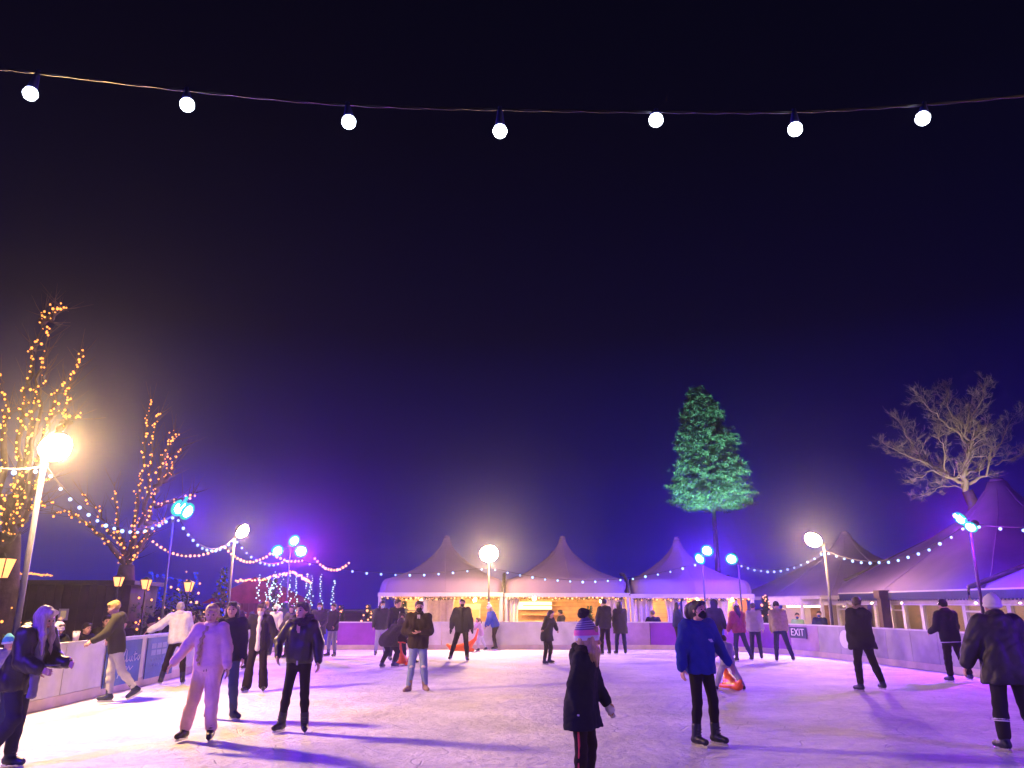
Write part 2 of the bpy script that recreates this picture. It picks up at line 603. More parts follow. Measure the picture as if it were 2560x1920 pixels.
def lamp_pole(name, label, cat, base, heads, thick=0.045, dark=False, group=None):
    """heads: (x, y, z, radius, lens material, aim point, rim?)"""
    bx, by = base
    root = thing(name, label, cat, (bx, by, ZG), 0, group)
    o = Vector((bx, by, ZG))
    top = max(h[2] for h in heads)
    pm = DARKM if dark else POLEM
    m_ = MB()
    m_.tube([(0, 0, 0), (0, 0, 0.02)], 0.14, 12)
    m_.tube([(0, 0, 0.02), (0, 0, (top - ZG) * 0.5), (0, 0, top - ZG - 0.1)], [thick * 1.25, thick, thick * 0.85], 10)
    m_.build('pole', pm, root, True)
    if len(heads) > 1 and glow_ring_any(heads):
        m_ = MB()
        for h in heads:
            p = Vector(h[:3]) - o
            m_.bar((0, 0, top - ZG - 0.22), (p.x, p.y, p.z - 0.05), 0.03, 0.03)
        m_.build('bracket', pm, root)
    for (x, y, z, r, lm, aim, glow_ring) in heads:
        p = Vector((x, y, z))
        d = (Vector(aim) - p).normalized()
        q = d.to_track_quat('Z', 'Y').to_matrix()
        c = p - o
        m_ = MB()
        # bowl-shaped housing behind the lens
        prof = [(-0.9, 0.25), (-0.75, 0.6), (-0.4, 0.92), (-0.05, 1.06), (0.0, 1.1), (0.0, 1.0)]
        vs, n_ = [], 20
        for (a, rr) in prof:
            for i in range(n_):
                t = 2 * math.pi * i / n_
                vs.append(c + q @ Vector((math.cos(t) * rr * r, math.sin(t) * rr * r, a * r)))
        fs = [(j * n_ + i, j * n_ + (i + 1) % n_, (j + 1) * n_ + (i + 1) % n_, (j + 1) * n_ + i) for j in range(len(prof) - 1) for i in range(n_)]
        fs.append(tuple(range(n_ - 1, -1, -1)))
        m_.add(vs, fs)
        h = m_.build('lamp_head', DARKM, root, True)
        m_ = MB()
        m_.sphere(c + d * 0.004, r * 0.985, 16, 6, (1, 1, 0.75), q, 0.0, 0.5)
        m_.build('lens', lm, h, True)
        if glow_ring:
            m_ = MB()
            pts = [c + q @ Vector((math.cos(2 * math.pi * i / 20) * r * 1.24, math.sin(2 * math.pi * i / 20) * r * 1.24, 0.03)) for i in range(21)]
            m_.tube(pts, r * 0.32, 8, False)
            m_.build('rim', LFRINGE, h, True)
    return root

G1, G2 = 'warm floodlights on poles round the rink', 'coloured spotlight poles round the rink'
lamp_pole('floodlight_pole', 'nearest warm floodlight on a leaning-looking steel pole, left edge of the rink', 'floodlight', (-8.35, 13.6),
          [(-8.2, 13.6, 4.4, 0.27, LWARM, (-3, 10.5, 0), False)], 0.05, False, G1)
lamp_pole('floodlight_pole', 'warm floodlight on a pale pole behind the crowd on the left', 'floodlight', (-9.35, 26.4),
          [(-9.1, 26.3, 4.05, 0.24, LWARMF, (-3, 25, 0), False)], 0.045, False, G1)
lamp_pole('floodlight_pole', 'warm floodlight on a thin dark pole in front of the first peaked tent', 'floodlight', (-0.92, 31.5),
          [(-0.92, 31.35, 3.62, 0.36, LWARMF, (-0.3, 27, 0), False)], 0.04, True, G1)
lamp_pole('floodlight_pole', 'warm floodlight on a silver pole beside the right hand cabin', 'floodlight', (11.25, 28.3),
          [(10.85, 28.2, 3.92, 0.29, LWARMF, (7.5, 25.5, 0), False)], 0.05, False, G1)
lamp_pole('floodlight_pole', 'warm floodlight on a pole at the near end of the rink', 'floodlight', (7.5, -2.4),
          [(7.5, -2.2, 4.2, 0.24, LWARMN, (4, 6, 0), False)], 0.05, False, G1)

lamp_pole('spotlight_pole', 'single cyan spotlight on a thin pole among the left trees', 'spotlight', (-8.75, 20.1),
          [(-8.6, 20.0, 4.08, 0.15, LBLUE, (-2, 16, 0), True), (-8.42, 20.05, 4.0, 0.15, LVIO, (0, 18, 0), True), (-8.55, 20.0, 4.22, 0.13, LBLUE, (-3, 24, 0), True)], 0.03, False, G2)
lamp_pole('spotlight_pole', 'three spread cyan spotlights on a pole above the red lit chalet', 'spotlight', (-8.85, 31.4),
          [(-9.35, 31.3, 3.72, 0.165, LBLUE, (-4, 24, 0), True), (-8.72, 31.3, 4.12, 0.165, LBLUE, (-2, 26, 0), True), (-8.4, 31.3, 3.70, 0.165, LMAG, (-4, 22, 0), True)], 0.035, False, G2)
lamp_pole('spotlight_pole', 'paired cyan spotlights on a dark pole before the third peaked tent', 'spotlight', (7.55, 31.3),
          [(7.75, 31.2, 3.72, 0.165, LVIO, (4, 25, 0), True), (7.45, 31.2, 3.42, 0.165, LBLUE, (2, 28, 0), True)], 0.035, True, G2)
lamp_pole('spotlight_pole', 'single cyan spotlight on a dark pole right of the paired ones', 'spotlight', (8.85, 30.9),
          [(8.58, 30.8, 3.38, 0.16, LVIO, (6, 25, 0), True), (8.75, 31.1, 3.5, 0.12, LVIO, (7.6, 35, 3.3), False)], 0.035, True, G2)  # second head is added to wash the tent roof violet
lamp_pole('spotlight_pole', 'cyan spotlight on a dark pole in front of the big right tent', 'spotlight', (12.05, 20.55),
          [(11.85, 20.5, 3.86, 0.13, LBLUE, (6, 20, 0), True), (12.15, 20.45, 3.7, 0.10, LVIO, (17, 25, 4.5), False), (11.9, 20.2, 3.62, 0.11, LMAG, (8, 18.5, 0), True), (11.72, 20.5, 3.93, 0.06, LVIO, (6, 22, 0), True)], 0.04, True, G2)  # violet head for the tent and magenta head for the ice are added light
lamp_pole('spotlight_pole', 'violet spotlights on a pole at the near left of the rink', 'spotlight', (-8.2, 4.0),
          [(-8.0, 4.0, 4.0, 0.16, LVION, (0, 9, 0), True), (-8.0, 4.3, 4.2, 0.13, LBLUE, (-2, 12, 0), True)], 0.04, False, G2)
lamp_pole('spotlight_pole', 'violet spotlights on a pole at the near right of the rink', 'spotlight', (12.1, 4.5),
          [(12.0, 4.5, 4.0, 0.16, LVION, (5, 11, 0), True), (12.0, 4.8, 4.2, 0.13, LVION, (5, 13, 0), True)], 0.04, False, G2)

# ------------------------------------------------------------------ bulbs on strings
BWHITE = glow('cool_white_bulb', (0.36, 0.56, 1.0), 3.0, False)
BNEAR = glow('near_cool_bulb', (0.80, 0.88, 1.0), 14.0, True)
BAMBER = glow('amber_bulb', (1.0, 0.38, 0.17), 3.6, False)
BFAIRY = glow('amber_fairy_light', (1.0, 0.34, 0.07), 3.2, False)
BICE = glow('white_fairy_light', (0.62, 0.95, 0.85), 2.6, False)
BBLUE = glow('blue_fairy_light', (0.02, 0.06, 1.0), 0.9, False)
CABLE = mat('black_cable', (0.03, 0.03, 0.035), 0.55, 0.2, 30)

_bm = {}
def bulb_mesh(m, drop=False):
    key = (m.name, drop)
    if key not in _bm:
        b_ = MB()
        if drop:     # round golf-ball bulb hanging below the cable
            b_.sphere((0, 0, 0), 1.0, 10, 7)
        else:
            b_.sphere((0, 0, 0), 1.0, 6, 4)
        t = b_.build('bulb', m, None, True)
        _bm[key] = t.data
        bpy.data.objects.remove(t)
    return _bm[key]

def bulb(parent, loc, r, m, drop=False):
    o = bpy.data.objects.new('bulb', bulb_mesh(m, drop))
    COL.objects.link(o)
    o.parent = parent
    o.location = loc
    o.scale = (r, r, r)
    return o

def catenary(a, b, sag, n):
    a, b = Vector(a), Vector(b)
    return [a.lerp(b, i / n) - Vector((0, 0, sag * 4 * (i / n) * (1 - i / n))) for i in range(n + 1)]

def festoon(label, pts_list, n_bulbs, r, m, group, hang=0.06, cr=0.009, skip=0.5):
    """pts_list: spans (a, b, sag); bulbs spread evenly over each span"""
    o = Vector(pts_list[0][0])
    root = thing('festoon_lights', label, 'string lights', o, 0, group)
    m_ = MB()
    for (a, b, sag) in pts_list:
        m_.tube([p - o for p in catenary(a, b, sag, 18)], cr, 5)
    m_.build('cable', CABLE, root, True)
    for (a, b, sag), nb in zip(pts_list, n_bulbs):
        for i in range(nb):
            t = (i + skip) / nb
            p = Vector(a).lerp(Vector(b), t) - Vector((0, 0, sag * 4 * t * (1 - t) + hang + random.uniform(-.012, .012)))
            bulb(root, p - o, r * 0.76 * random.uniform(.8, 1.12), m, True)
    return root

G3 = 'festoon strings between the rink poles'
T1, T2, T3, T4 = (-8.3, 13.6, 4.05), (-8.7, 20.1, 3.95), (-9.35, 26.4, 3.85), (-8.9, 31.4, 3.45)
T5, T6, T6b, T7, T8 = (-0.92, 31.5, 3.1), (7.5, 31.3, 3.3), (8.85, 30.9, 3.2), (11.25, 28.3, 3.55), (12.05, 20.55, 3.75)
festoon('cool white bulb string dipping from the nearest floodlight past the lit trees', [(T1, T2, 0.72)], [16], 0.05, BWHITE, G3)
festoon('cool white bulb string running off the left edge from the nearest floodlight', [((-8.0, 8.0, 4.3), T1, 0.45)], [9], 0.05, BWHITE, G3)
festoon('cool white bulb string from the lone cyan spotlight down to the back left floodlight', [(T2, T3, 0.62)], [13], 0.052, BWHITE, G3)
festoon('cool white bulb string from the back left floodlight to the triple spotlights', [(T3, T4, 0.5)], [12], 0.055, BWHITE, G3)
festoon('cool white bulb string over the dark gap from triple spotlights to the first tent', [(T4, T5, 0.42)], [14], 0.06, BWHITE, G3)
festoon('cool white bulb string across the peaked tents from lamp to paired spotlights', [(T5, T6, 0.62)], [17], 0.06, BWHITE, G3)
festoon('cool white bulb string sagging right from the spotlights to the silver lamp pole', [(T6b, T7, 0.45)], [13], 0.055, BWHITE, G3)
festoon('cool white bulb string before the small right tent from silver lamp to spotlight', [(T7, T8, 0.66)], [15], 0.055, BWHITE, G3)
festoon('cool white bulb string leaving the right edge beyond the last spotlight', [(T8, (12.1, 12.0, 4.1), 0.55)], [10], 0.05, BWHITE, G3)
def Y_(px, py, Y): return atY(px, py, Y)
festoon('amber bulb string in three swags from the forked tree to the red chalet',
        [(Y_(378, 1348, 25.5), Y_(560, 1362, 25.5), 0.42), (Y_(560, 1362, 25.5), Y_(679, 1380, 26.5), 0.40), (Y_(679, 1380, 26.5), Y_(760, 1398, 28), 0.15)],
        [17, 15, 9], 0.052, BAMBER, G3, 0.03)
festoon('short amber bulb swag right of the triple spotlights', [(Y_(784, 1390, 30), Y_(876, 1403, 30), 0.40)], [13], 0.058, BAMBER, G3, 0.03)

# the thick twisted festoon right above the camera
near_px = [(-60, 168), (75, 180), (467, 226), (869, 262), (1250, 274), (1640, 280), (1985, 280), (2310, 262), (2640, 232)]
bulb_px = [(76, 234), (468, 262), (872, 305), (1250, 328), (1640, 300), (1988, 323), (2307, 296)]
root = thing('festoon_lights', 'thick twisted cable with seven large glowing bulbs high over the near ice', 'string lights', atY(1280, 270, 2.6), 0, G3)
o_ = atY(1280, 270, 2.6)
P_ = [atY(x, y, 2.6) - o_ for x, y in near_px]
fine = []
for i in range(len(P_) - 1):
    p0, p1, p2, p3 = P_[max(i - 1, 0)], P_[i], P_[i + 1], P_[min(i + 2, len(P_) - 1)]
    for j in range(14):
        t = j / 14
        fine.append(0.5 * ((2 * p1) + (p2 - p0) * t + (2 * p0 - 5 * p1 + 4 * p2 - p3) * t * t + (3 * p1 - p0 - 3 * p2 + p3) * t ** 3))
fine.append(P_[-1])
m_ = MB()
for ph in (0, math.pi):
    m_.tube([p + Vector((0, math.cos(i * 0.9 + ph), math.sin(i * 0.9 + ph))) * 0.0030 for i, p in enumerate(fine)], 0.0032, 6)
m_.build('cable', mat('twisted_cable', (0.016, 0.014, 0.03), 0.4, 0.2, 30), root, True)
SOCK = mat('bulb_socket', (0.010, 0.012, 0.10), 0.5, 0.2, 20)
for i, (x, y) in enumerate(bulb_px):
    p = atY(x, y, 2.6) - o_
    q = min(fine, key=lambda f: abs(f.x - p.x))
    b_ = bulb(root, p, 0.028, BNEAR, True)
    up = (q - p)
    L = up.length
    up.normalize()
    s_ = MB()
    h = 1 / 0.028
    s_.tube([up * 0.022 * h, up * 0.03 * h, up * (L - 0.004) * h, up * (L + 0.012) * h], [0.018 * h, 0.019 * h, 0.010 * h, 0.008 * h], 12)
    s_.build('socket', SOCK, b_, True)
# ------------------------------------------------------------------ peaked marquees
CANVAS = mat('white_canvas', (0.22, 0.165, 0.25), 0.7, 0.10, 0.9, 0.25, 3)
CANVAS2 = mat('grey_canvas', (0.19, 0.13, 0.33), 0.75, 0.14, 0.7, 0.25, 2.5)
PVC = mat('white_post', (0.46, 0.44, 0.48), 0.5, 0.08, 4)
GUTTER = mat('valley_gutter', (0.07, 0.07, 0.06), 0.7, 0.3, 6)
NAVY = mat('navy_valance', (0.008, 0.012, 0.10), 0.7, 0.2, 5)

def roof_mesh(hx, hy, prof, sq=0.86, n=48):
    """square at the eave, rounder towards the mast; prof = (fraction, height)"""
    m_ = MB()
    vs, fs = [], []
    for r, z in prof:
        for i in range(n):
            t = 2 * math.pi * (i + 0.5) / n
            c, s = math.cos(t), math.sin(t)
            sqr = 1 / max(abs(c), abs(s))
            w = min(1.0, max(0.0, (r - 0.04) * 2.2))
            w = w * sq + (1 - sq) * (w ** 0.5) if r < 0.97 else 1.0
            k_ = 1 + (sqr - 1) * w
            # cloth sags a little between the hips
            sag = -0.10 * math.cos(2 * (t - math.pi / 4) * 2) * 0.5 * math.sin(math.pi * min(1, r)) * (1 if r < 0.9 else 0)
            vs.append((c * k_ * r * hx, s * k_ * r * hy, z + sag))
    for j in range(len(prof) - 1):
        for i in range(n):
            fs.append((j * n + i, j * n + (i + 1) % n, (j + 1) * n + (i + 1) % n, (j + 1) * n + i))
    fs.append(tuple((len(prof) - 1) * n + i for i in range(n)))
    m_.add(vs, fs)
    return m_

PAGODA = [(1.0, 0.0), (0.988, 0.28), (0.965, 0.50), (0.93, 0.64), (0.84, 0.76), (0.70, 0.92), (0.57, 1.12), (0.44, 1.38), (0.33, 1.62), (0.22, 1.92), (0.145, 2.18), (0.095, 2.40), (0.068, 2.60), (0.056, 2.78)]
CONE = [(1.0, 0.0), (0.985, 0.10), (0.80, 0.62), (0.60, 1.22), (0.40, 1.86), (0.25, 2.42), (0.15, 2.90), (0.085, 3.35), (0.06, 3.62)]

def tent(label, cx, cy, hx, hy, ze, prof, zs, group, rz=0.0, m=CANVAS, fascia=0.16, posts=True, valance=None, name='peaked_tent'):
    root = thing(name, label, 'tent', (cx, cy, ZG), rz, group)
    dz = ze - ZG
    r = roof_mesh(hx, hy, [(a, dz + b * zs) for a, b in prof]).build('roof', m, root, True)
    m_ = MB()       # welded seams down the cloth
    n_ = 48
    for i in range(0, n_, 6):
        m_.tube([Vector(r.data.vertices[j * n_ + i].co) for j in range(len(prof) - 1)], 0.014 if hx < 3 else 0.02, 4)
    m_.build('seam', m, root)
    m_ = MB()
    t = dz + prof[-1][1] * zs
    m_.tube([(0, 0, t - 0.03), (0, 0, t + 0.10), (0, 0, t + 0.14)], [0.052 * hx, 0.045 * hx, 0.02 * hx], 14)
    m_.build('mast_cap', m, root, True)
    m_ = MB()
    for sx, sy, L, w in ((0, -1, hx, hy), (0, 1, hx, hy), (1, 0, hy, hx), (-1, 0, hy, hx)):
        if sx == 0:
            m_.box((0, sy * (hy + 0.012), dz - fascia / 2 + 0.01), (2 * hx, 0.03, fascia))
        else:
            m_.box((sx * (hx + 0.012), 0, dz - fascia / 2 + 0.01), (0.03, 2 * hy - 0.05, fascia))
    m_.build('fascia', PVC, root)
    if posts:
        for sx in (-1, 1):
            for sy in (-1, 1):
                m_ = MB()
                m_.box((sx * (hx - 0.07), sy * (hy - 0.07), (dz - fascia) / 2), (0.11, 0.11, dz - fascia))
                m_.build('post', PVC, root)
    if valance:
        z1, z0, side = valance
        m_ = MB()
        nseg = int(2 * hy / 0.16)
        for i in range(nseg):
            y0, y1 = -hy + 2 * hy * i / nseg, -hy + 2 * hy * (i + 1) / nseg
            x = -hx - 0.045
            ym = (y0 + y1) / 2
            m_.add([(x, y0, z1), (x, y1, z1), (x, y1, z0), (x, ym, z0 - 0.055), (x, y0, z0), (x + .02, y0, z1), (x + .02, y1, z1), (x + .02, y1, z0), (x + .02, ym, z0 - 0.055), (x + .02, y0, z0)],
                   [(0, 1, 2, 3, 4), (9, 8, 7, 6, 5), (0, 5, 6, 1), (4, 3, 8, 9), (3, 2, 7, 8)])
        m_.build('valance', NAVY, root)
    return root

G4 = 'row of three white peaked tents behind the far barrier'
TX = [-2.94, 2.27, 7.42]
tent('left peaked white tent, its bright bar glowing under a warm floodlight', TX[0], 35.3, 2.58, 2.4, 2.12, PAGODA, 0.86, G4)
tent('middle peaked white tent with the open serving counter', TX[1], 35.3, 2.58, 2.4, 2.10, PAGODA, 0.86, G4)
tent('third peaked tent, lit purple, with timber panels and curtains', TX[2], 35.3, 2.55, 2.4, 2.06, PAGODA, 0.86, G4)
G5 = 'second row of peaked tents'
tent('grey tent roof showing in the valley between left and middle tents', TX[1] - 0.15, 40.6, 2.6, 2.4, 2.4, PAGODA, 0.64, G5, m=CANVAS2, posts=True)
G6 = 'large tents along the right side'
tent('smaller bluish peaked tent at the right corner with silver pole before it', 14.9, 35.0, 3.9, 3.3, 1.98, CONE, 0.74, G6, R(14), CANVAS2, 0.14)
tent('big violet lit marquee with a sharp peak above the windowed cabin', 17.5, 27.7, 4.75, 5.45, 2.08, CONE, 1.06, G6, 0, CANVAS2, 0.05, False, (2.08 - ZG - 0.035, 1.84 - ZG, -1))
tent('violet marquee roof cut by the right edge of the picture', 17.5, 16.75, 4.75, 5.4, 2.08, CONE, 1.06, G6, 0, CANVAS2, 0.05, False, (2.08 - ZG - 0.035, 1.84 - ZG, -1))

def gutter(label, pts):
    m_ = MB()
    m_.tube(pts, 0.075, 6)
    tag(m_.build('tent_gutter', GUTTER, None, True), label, 'gutter', 'dark gutters in the tent valleys')
for tx, w in ((TX[0] + 2.6, 'dark valley gutter between the left and middle tents'), (TX[1] + 2.58, 'dark valley gutter between the middle and purple tents')):
    gutter(w, [(tx, 32.92, 2.0), (tx - 0.02, 33.0, 2.2), (tx, 33.5, 2.62), (tx, 34.4, 2.88), (tx, 35.3, 2.95)])
gutter('dark rope seam between the big marquee and the right edge marquee', [(12.72, 22.2, 2.12), (14.5, 22.2, 2.75), (17.0, 22.2, 3.1)])
gutter('dark hip seam between the small bluish tent and big marquee', [(12.7, 33.1, 2.1), (14.6, 31.0, 3.25), (16.0, 29.5, 4.1)])

# ------------------------------------------------------------------ inside of the three far tents
WOODL = mat('light_timber', (0.50, 0.29, 0.12), 0.65, 0.25, 3, 0.2, 12)
WOODD = mat('brown_timber', (0.20, 0.10, 0.045), 0.65, 0.3, 4, 0.2, 12)
CURT = mat('sheer_curtain', (0.72, 0.64, 0.58), 0.8, 0.1, 8)
LEAF = mat('garland_leaves', (0.03, 0.07, 0.03), 0.8, 0.4, 20)
mb = MB()
mb.add([(-5.6, 32.8, ZG + .05), (10.0, 32.8, ZG + .05), (10.0, 43, ZG + .05), (-5.6, 43, ZG + .05)], [(0, 1, 2, 3)])
tag(mb.build('floor', WOODD), kind='structure')

def X_(x):
    return (x - 2.05) * 1.128 + 2.27

def plank_wall(label, x0, x1, y, z1, m, n_plank):
    x0, x1 = X_(x0), X_(x1)
    root = thing('timber_wall', label, 'wall', (x0, y, ZG), 0)
    m_ = MB()
    h = (z1 - ZG) / n_plank
    for i in range(n_plank):
        m_.box(((x1 - x0) / 2, 0, h * (i + 0.5)), (x1 - x0, 0.05, h - 0.012))
    m_.build('planks', m, root)
    m_ = MB()
    m_.box(((x1 - x0) / 2, 0.045, (z1 - ZG) / 2), (x1 - x0, 0.03, z1 - ZG))
    m_.build('backing', WOODD, root)
    return root
plank_wall('brown timber back wall of the left peaked tent', -4.75, -0.3, 36.9, 2.1, WOODL, 14)
plank_wall('golden timber back wall behind the serving counter', -0.2, 4.3, 36.9, 2.1, WOODL, 14)
plank_wall('reddish timber front panels of the purple lit tent', 6.5, 8.85, 33.9, 2.0, mat('red_timber', (0.36, 0.13, 0.06), 0.65, 0.25, 3, 0.2, 12), 13)
plank_wall('timber back wall behind the curtains of the purple tent', 4.4, 6.4, 35.6, 2.0, WOODL, 13)

def curtain(label, x, y, w, z0, z1, pinch, seed):
    x, w = X_(x), w * 1.12
    m_ = MB()
    rg = random.Random(seed)
    nx, nz = 26, 12
    vs, fs = [], []
    ph = [rg.uniform(0, 6) for _ in range(3)]
    for j in range(nz + 1):
        v = j / nz
        ww = w * (1 - pinch * math.sin(math.pi * min(1, (1 - v) * 1.1)) ** 2)
        for i in range(nx + 1):
            u = i / nx
            d = 0.045 * math.sin(u * 24 + ph[0]) + 0.02 * math.sin(u * 51 + ph[1] + v)
            vs.append((x + (u - 0.5) * ww, y + d, z0 + (z1 - z0) * v))
    for j in range(nz):
        for i in range(nx):
            a = j * (nx + 1) + i
            fs.append((a, a + 1, a + nx + 2, a + nx + 1))
    m_.add(vs, fs)
    o = m_.build('curtain', CURT, None, True)
    mod = o.modifiers.new('thick', 'SOLIDIFY')
    mod.thickness = 0.006
    return tag(o, label, 'curtain', 'pale curtains hung in the far tents')
curtain('pale curtain brightly lit at the right end of the left tent bay', -2.7, 34.0, 1.15, 0.2, 2.0, 0.1, 1)
curtain('tied back curtain at the left end of the serving counter bay', 0.02, 33.15, 0.62, 0.2, 2.0, 0.25, 2)
curtain('pale curtain just left of the gutter by the purple tent', 3.85, 33.2, 0.72, 0.2, 2.0, 0.1, 3)
curtain('pink lit curtain just right of the gutter by the purple tent', 4.82, 33.2, 0.85, 0.2, 2.0, 0.15, 4)
curtain('narrow pink curtain beside the purple tent timber panels', 5.95, 33.25, 0.6, 0.2, 2.0, 0.3, 5)
curtain('long shimmering curtain right of centre in the purple tent', 7.55, 33.2, 0.9, 0.2, 2.0, 0.2, 6)

def post(label, x, w):
    x = X_(x)
    m_ = MB()
    m_.box((x, 33.06, (1.93 + ZG) / 2), (w, 0.05, 1.93 - ZG))
    m_.box((x, 33.02, (1.93 + ZG) / 2), (w * 0.35, 0.02, 1.9 - ZG))
    tag(m_.build('white_panel', PVC), label, 'panel', 'narrow white uprights in the tent fronts')
post('narrow white upright in the front of the left tent', -3.28 + 0.12, 0.24)
post('white upright between the purple tent curtains and timber', 6.35, 0.16)
post('white upright under the left tent gutter', -0.36, 0.18)

# bar counter with bottles, bright shelf and a menu board
root = thing('bar_counter', 'wooden serving counter with bright back shelf in the middle tent', 'bar', (2.2, 34.6, ZG))
m_ = MB(); m_.box((0, 0, 0.55), (4.0, 0.08, 1.1)); m_.build('front_panel', WOODD, root)
m_ = MB(); m_.box((0, 0.2, 1.14), (4.1, 0.6, 0.05)); m_.build('counter_top', WOODL, root)
m_ = MB(); m_.box((-0.9, 2.0, 1.55), (1.6, 0.3, 0.04)); m_.build('shelf', WOODL, root)
m_ = MB(); m_.box((-0.9, 2.0, 1.95), (1.6, 0.3, 0.04)); m_.build('shelf', WOODL, root)
GLS = mat('bottle_glass', (0.20, 0.14, 0.06), 0.15, 0.5, 9)
for i in range(9):
    m_ = MB()
    x = 1.15 + i * 0.27
    h = 0.20 + 0.05 * math.sin(i * 2.1)
    m_.tube([(x, 34.62, 1.165 + ZG - ZG * 0), (x, 34.62, 1.165 + h * 0.6), (x, 34.62, 1.165 + h * 0.75), (x, 34.62, 1.165 + h)], [0.035, 0.035, 0.013, 0.012], 10)
    o = m_.build('bottle', GLS, None, True)
    o.location.z = ZG
    tag(o, 'small bottle standing on the serving counter of the middle tent', 'bottle', 'bottles along the counter')
root = thing('menu_light_box', 'bright white lit menu panel above the serving counter', 'light', (0.95, 36.5, 1.6))
m_ = MB(); m_.box((0, 0, 0), (1.75, 0.05, 0.36)); m_.build('frame', PVC, root)
m_ = MB(); m_.box((0, -0.032, 0), (1.7, 0.01, 0.32)); m_.build('screen', glow('menu_panel', (1.0, 0.78, 0.42), 3.0), root)
root = thing('notice_board', 'pink framed notice board in the left tent', 'sign', (-1.85, 36.6, 1.2))
m_ = MB(); m_.box((0, 0, 0.1), (0.85, 0.04, 0.75)); m_.build('frame', mat('pink_frame', (0.65, 0.35, 0.30), 0.6, 0.1), root)
m_ = MB(); m_.box((0, -0.026, 0.0), (0.7, 0.01, 0.45)); m_.build('panel', WOODL, root)

def pendant(label, x, y, z, s=60.0, r=0.07):
    x = X_(x)
    s *= 22
    root = thing('pendant_lamp', label, 'lamp', (x, y, z), 0, 'warm lamps hung inside the tents')
    m_ = MB(); m_.tube([(0, 0, r), (0, 0, 0.45)], 0.008, 5); m_.build('cord', CABLE, root)
    m_ = MB(); m_.sphere((0, 0, 0), r, 12, 8); m_.build('bulb', glow('tent_lamp_%d' % s, (1.0, 0.58, 0.24), s), root, True)
pendant('dazzling warm lamp behind the curtain of the left tent', -3.4, 34.5, 1.78, 120, 0.09)
pendant('warm lamp over the right half of the left tent', -1.4, 34.9, 1.85, 70)
pendant('warm lamp over the left end of the counter', 0.9, 35.0, 1.9, 80)
pendant('star bright warm lamp at the right end of the counter', 3.35, 33.5, 1.78, 80, 0.06)
pendant('warm lamp behind the curtains near the purple tent gutter', 5.1, 34.3, 1.85, 80)
pendant('warm lamp low in front of the purple tent timber', 6.9, 33.45, 1.84, 60, 0.05)
pendant('warm lamp at the right end of the purple tent', 8.2, 33.45, 1.84, 60, 0.05)

def garland(label, x0, x1, y, z, n, seed, m=BAMBER, r=0.03):
    x0, x1 = X_(x0), X_(x1)
    rg = random.Random(seed)
    root = thing('light_garland', label, 'garland', (x0, y, z), 0, 'leafy light garlands along the tent fronts')
    m_ = MB()
    L = x1 - x0
    for i in range(int(L * 60)):
        c = Vector((rg.uniform(0, L), rg.uniform(-.05, .05), rg.gauss(0, .03)))
        d = Vector((rg.uniform(-1, 1), rg.uniform(-1, 1), rg.uniform(-1.4, .6))).normalized() * 0.09
        w = d.cross(Vector((rg.uniform(-1, 1), 1, rg.uniform(-1, 1)))).normalized() * 0.018
        m_.add([c - w, c + w, c + d], [(0, 1, 2)])
    m_.build('leaves', LEAF, root)
    for i in range(n):
        bulb(root, (L * (i + rg.random()) / n, -0.06, rg.uniform(-.05, .05)), r * rg.choice((.7, .9, 1.0, 1.4)), m)
garland('leafy light garland along the left tent opening', -4.75, -0.45, 33.0, 1.9, 26, 11)
garland('leafy light garland along the serving counter opening', -0.2, 4.2, 33.0, 1.9, 30, 12)
garland('leafy light garland along the purple tent opening', 4.45, 8.8, 33.0, 1.86, 22, 13)

# ------------------------------------------------------------------ windowed cabin under the right-hand marquees
FX = 13.0
FRAME = mat('white_window_frame', (0.62, 0.60, 0.62), 0.5, 0.1, 5)
CREAM = mat('cream_wall', (0.45, 0.38, 0.32), 0.8, 0.15, 1.5)
def glass_mat():
    m = bpy.data.materials.new('window_glass')
    m.use_nodes = True
    n, l = m.node_tree.nodes, m.node_tree.links
    n.remove(n['Principled BSDF'])
    t, g, x = n.new('ShaderNodeBsdfTransparent'), n.new('ShaderNodeBsdfGlossy'), n.new('ShaderNodeMixShader')
    t.inputs[0].default_value = (0.86, 0.86, 0.88, 1)
    g.inputs['Roughness'].default_value = 0.08
    g.inputs[0].default_value = (0.8, 0.8, 0.85, 1)
    x.inputs[0].default_value = 0.07
    l.new(t.outputs[0], x.inputs[1])
    l.new(g.outputs[0], x.inputs[2])
    l.new(x.outputs[0], n['Material Output'].inputs['Surface'])
    return m
GLASS = glass_mat()
root = thing('windowed_cabin', 'long low cabin of white framed windows behind the right barrier', 'cabin', (FX, 22, ZG))
zs, zt = 0.78 - ZG, 1.70 - ZG
m_ = MB()
m_.box((0.0, 1.0, zs / 2), (0.08, 27.0, zs)); m_.build('lower_wall', PVC, root)
m_ = MB(); m_.box((0.0, 1.0, zt + 0.12), (0.09, 27.0, 0.22)); m_.build('head_beam', FRAME, root)
m_ = MB(); m_.box((3.4, 1.0, 1.15), (0.08, 27.0, 2.3)); m_.build('back_wall', CREAM, root)
m_ = MB(); m_.box((1.7, 1.0, 0.06), (3.3, 27.0, 0.04)); m_.build('floor', WOODD, root)
y = -12.4
i = 0
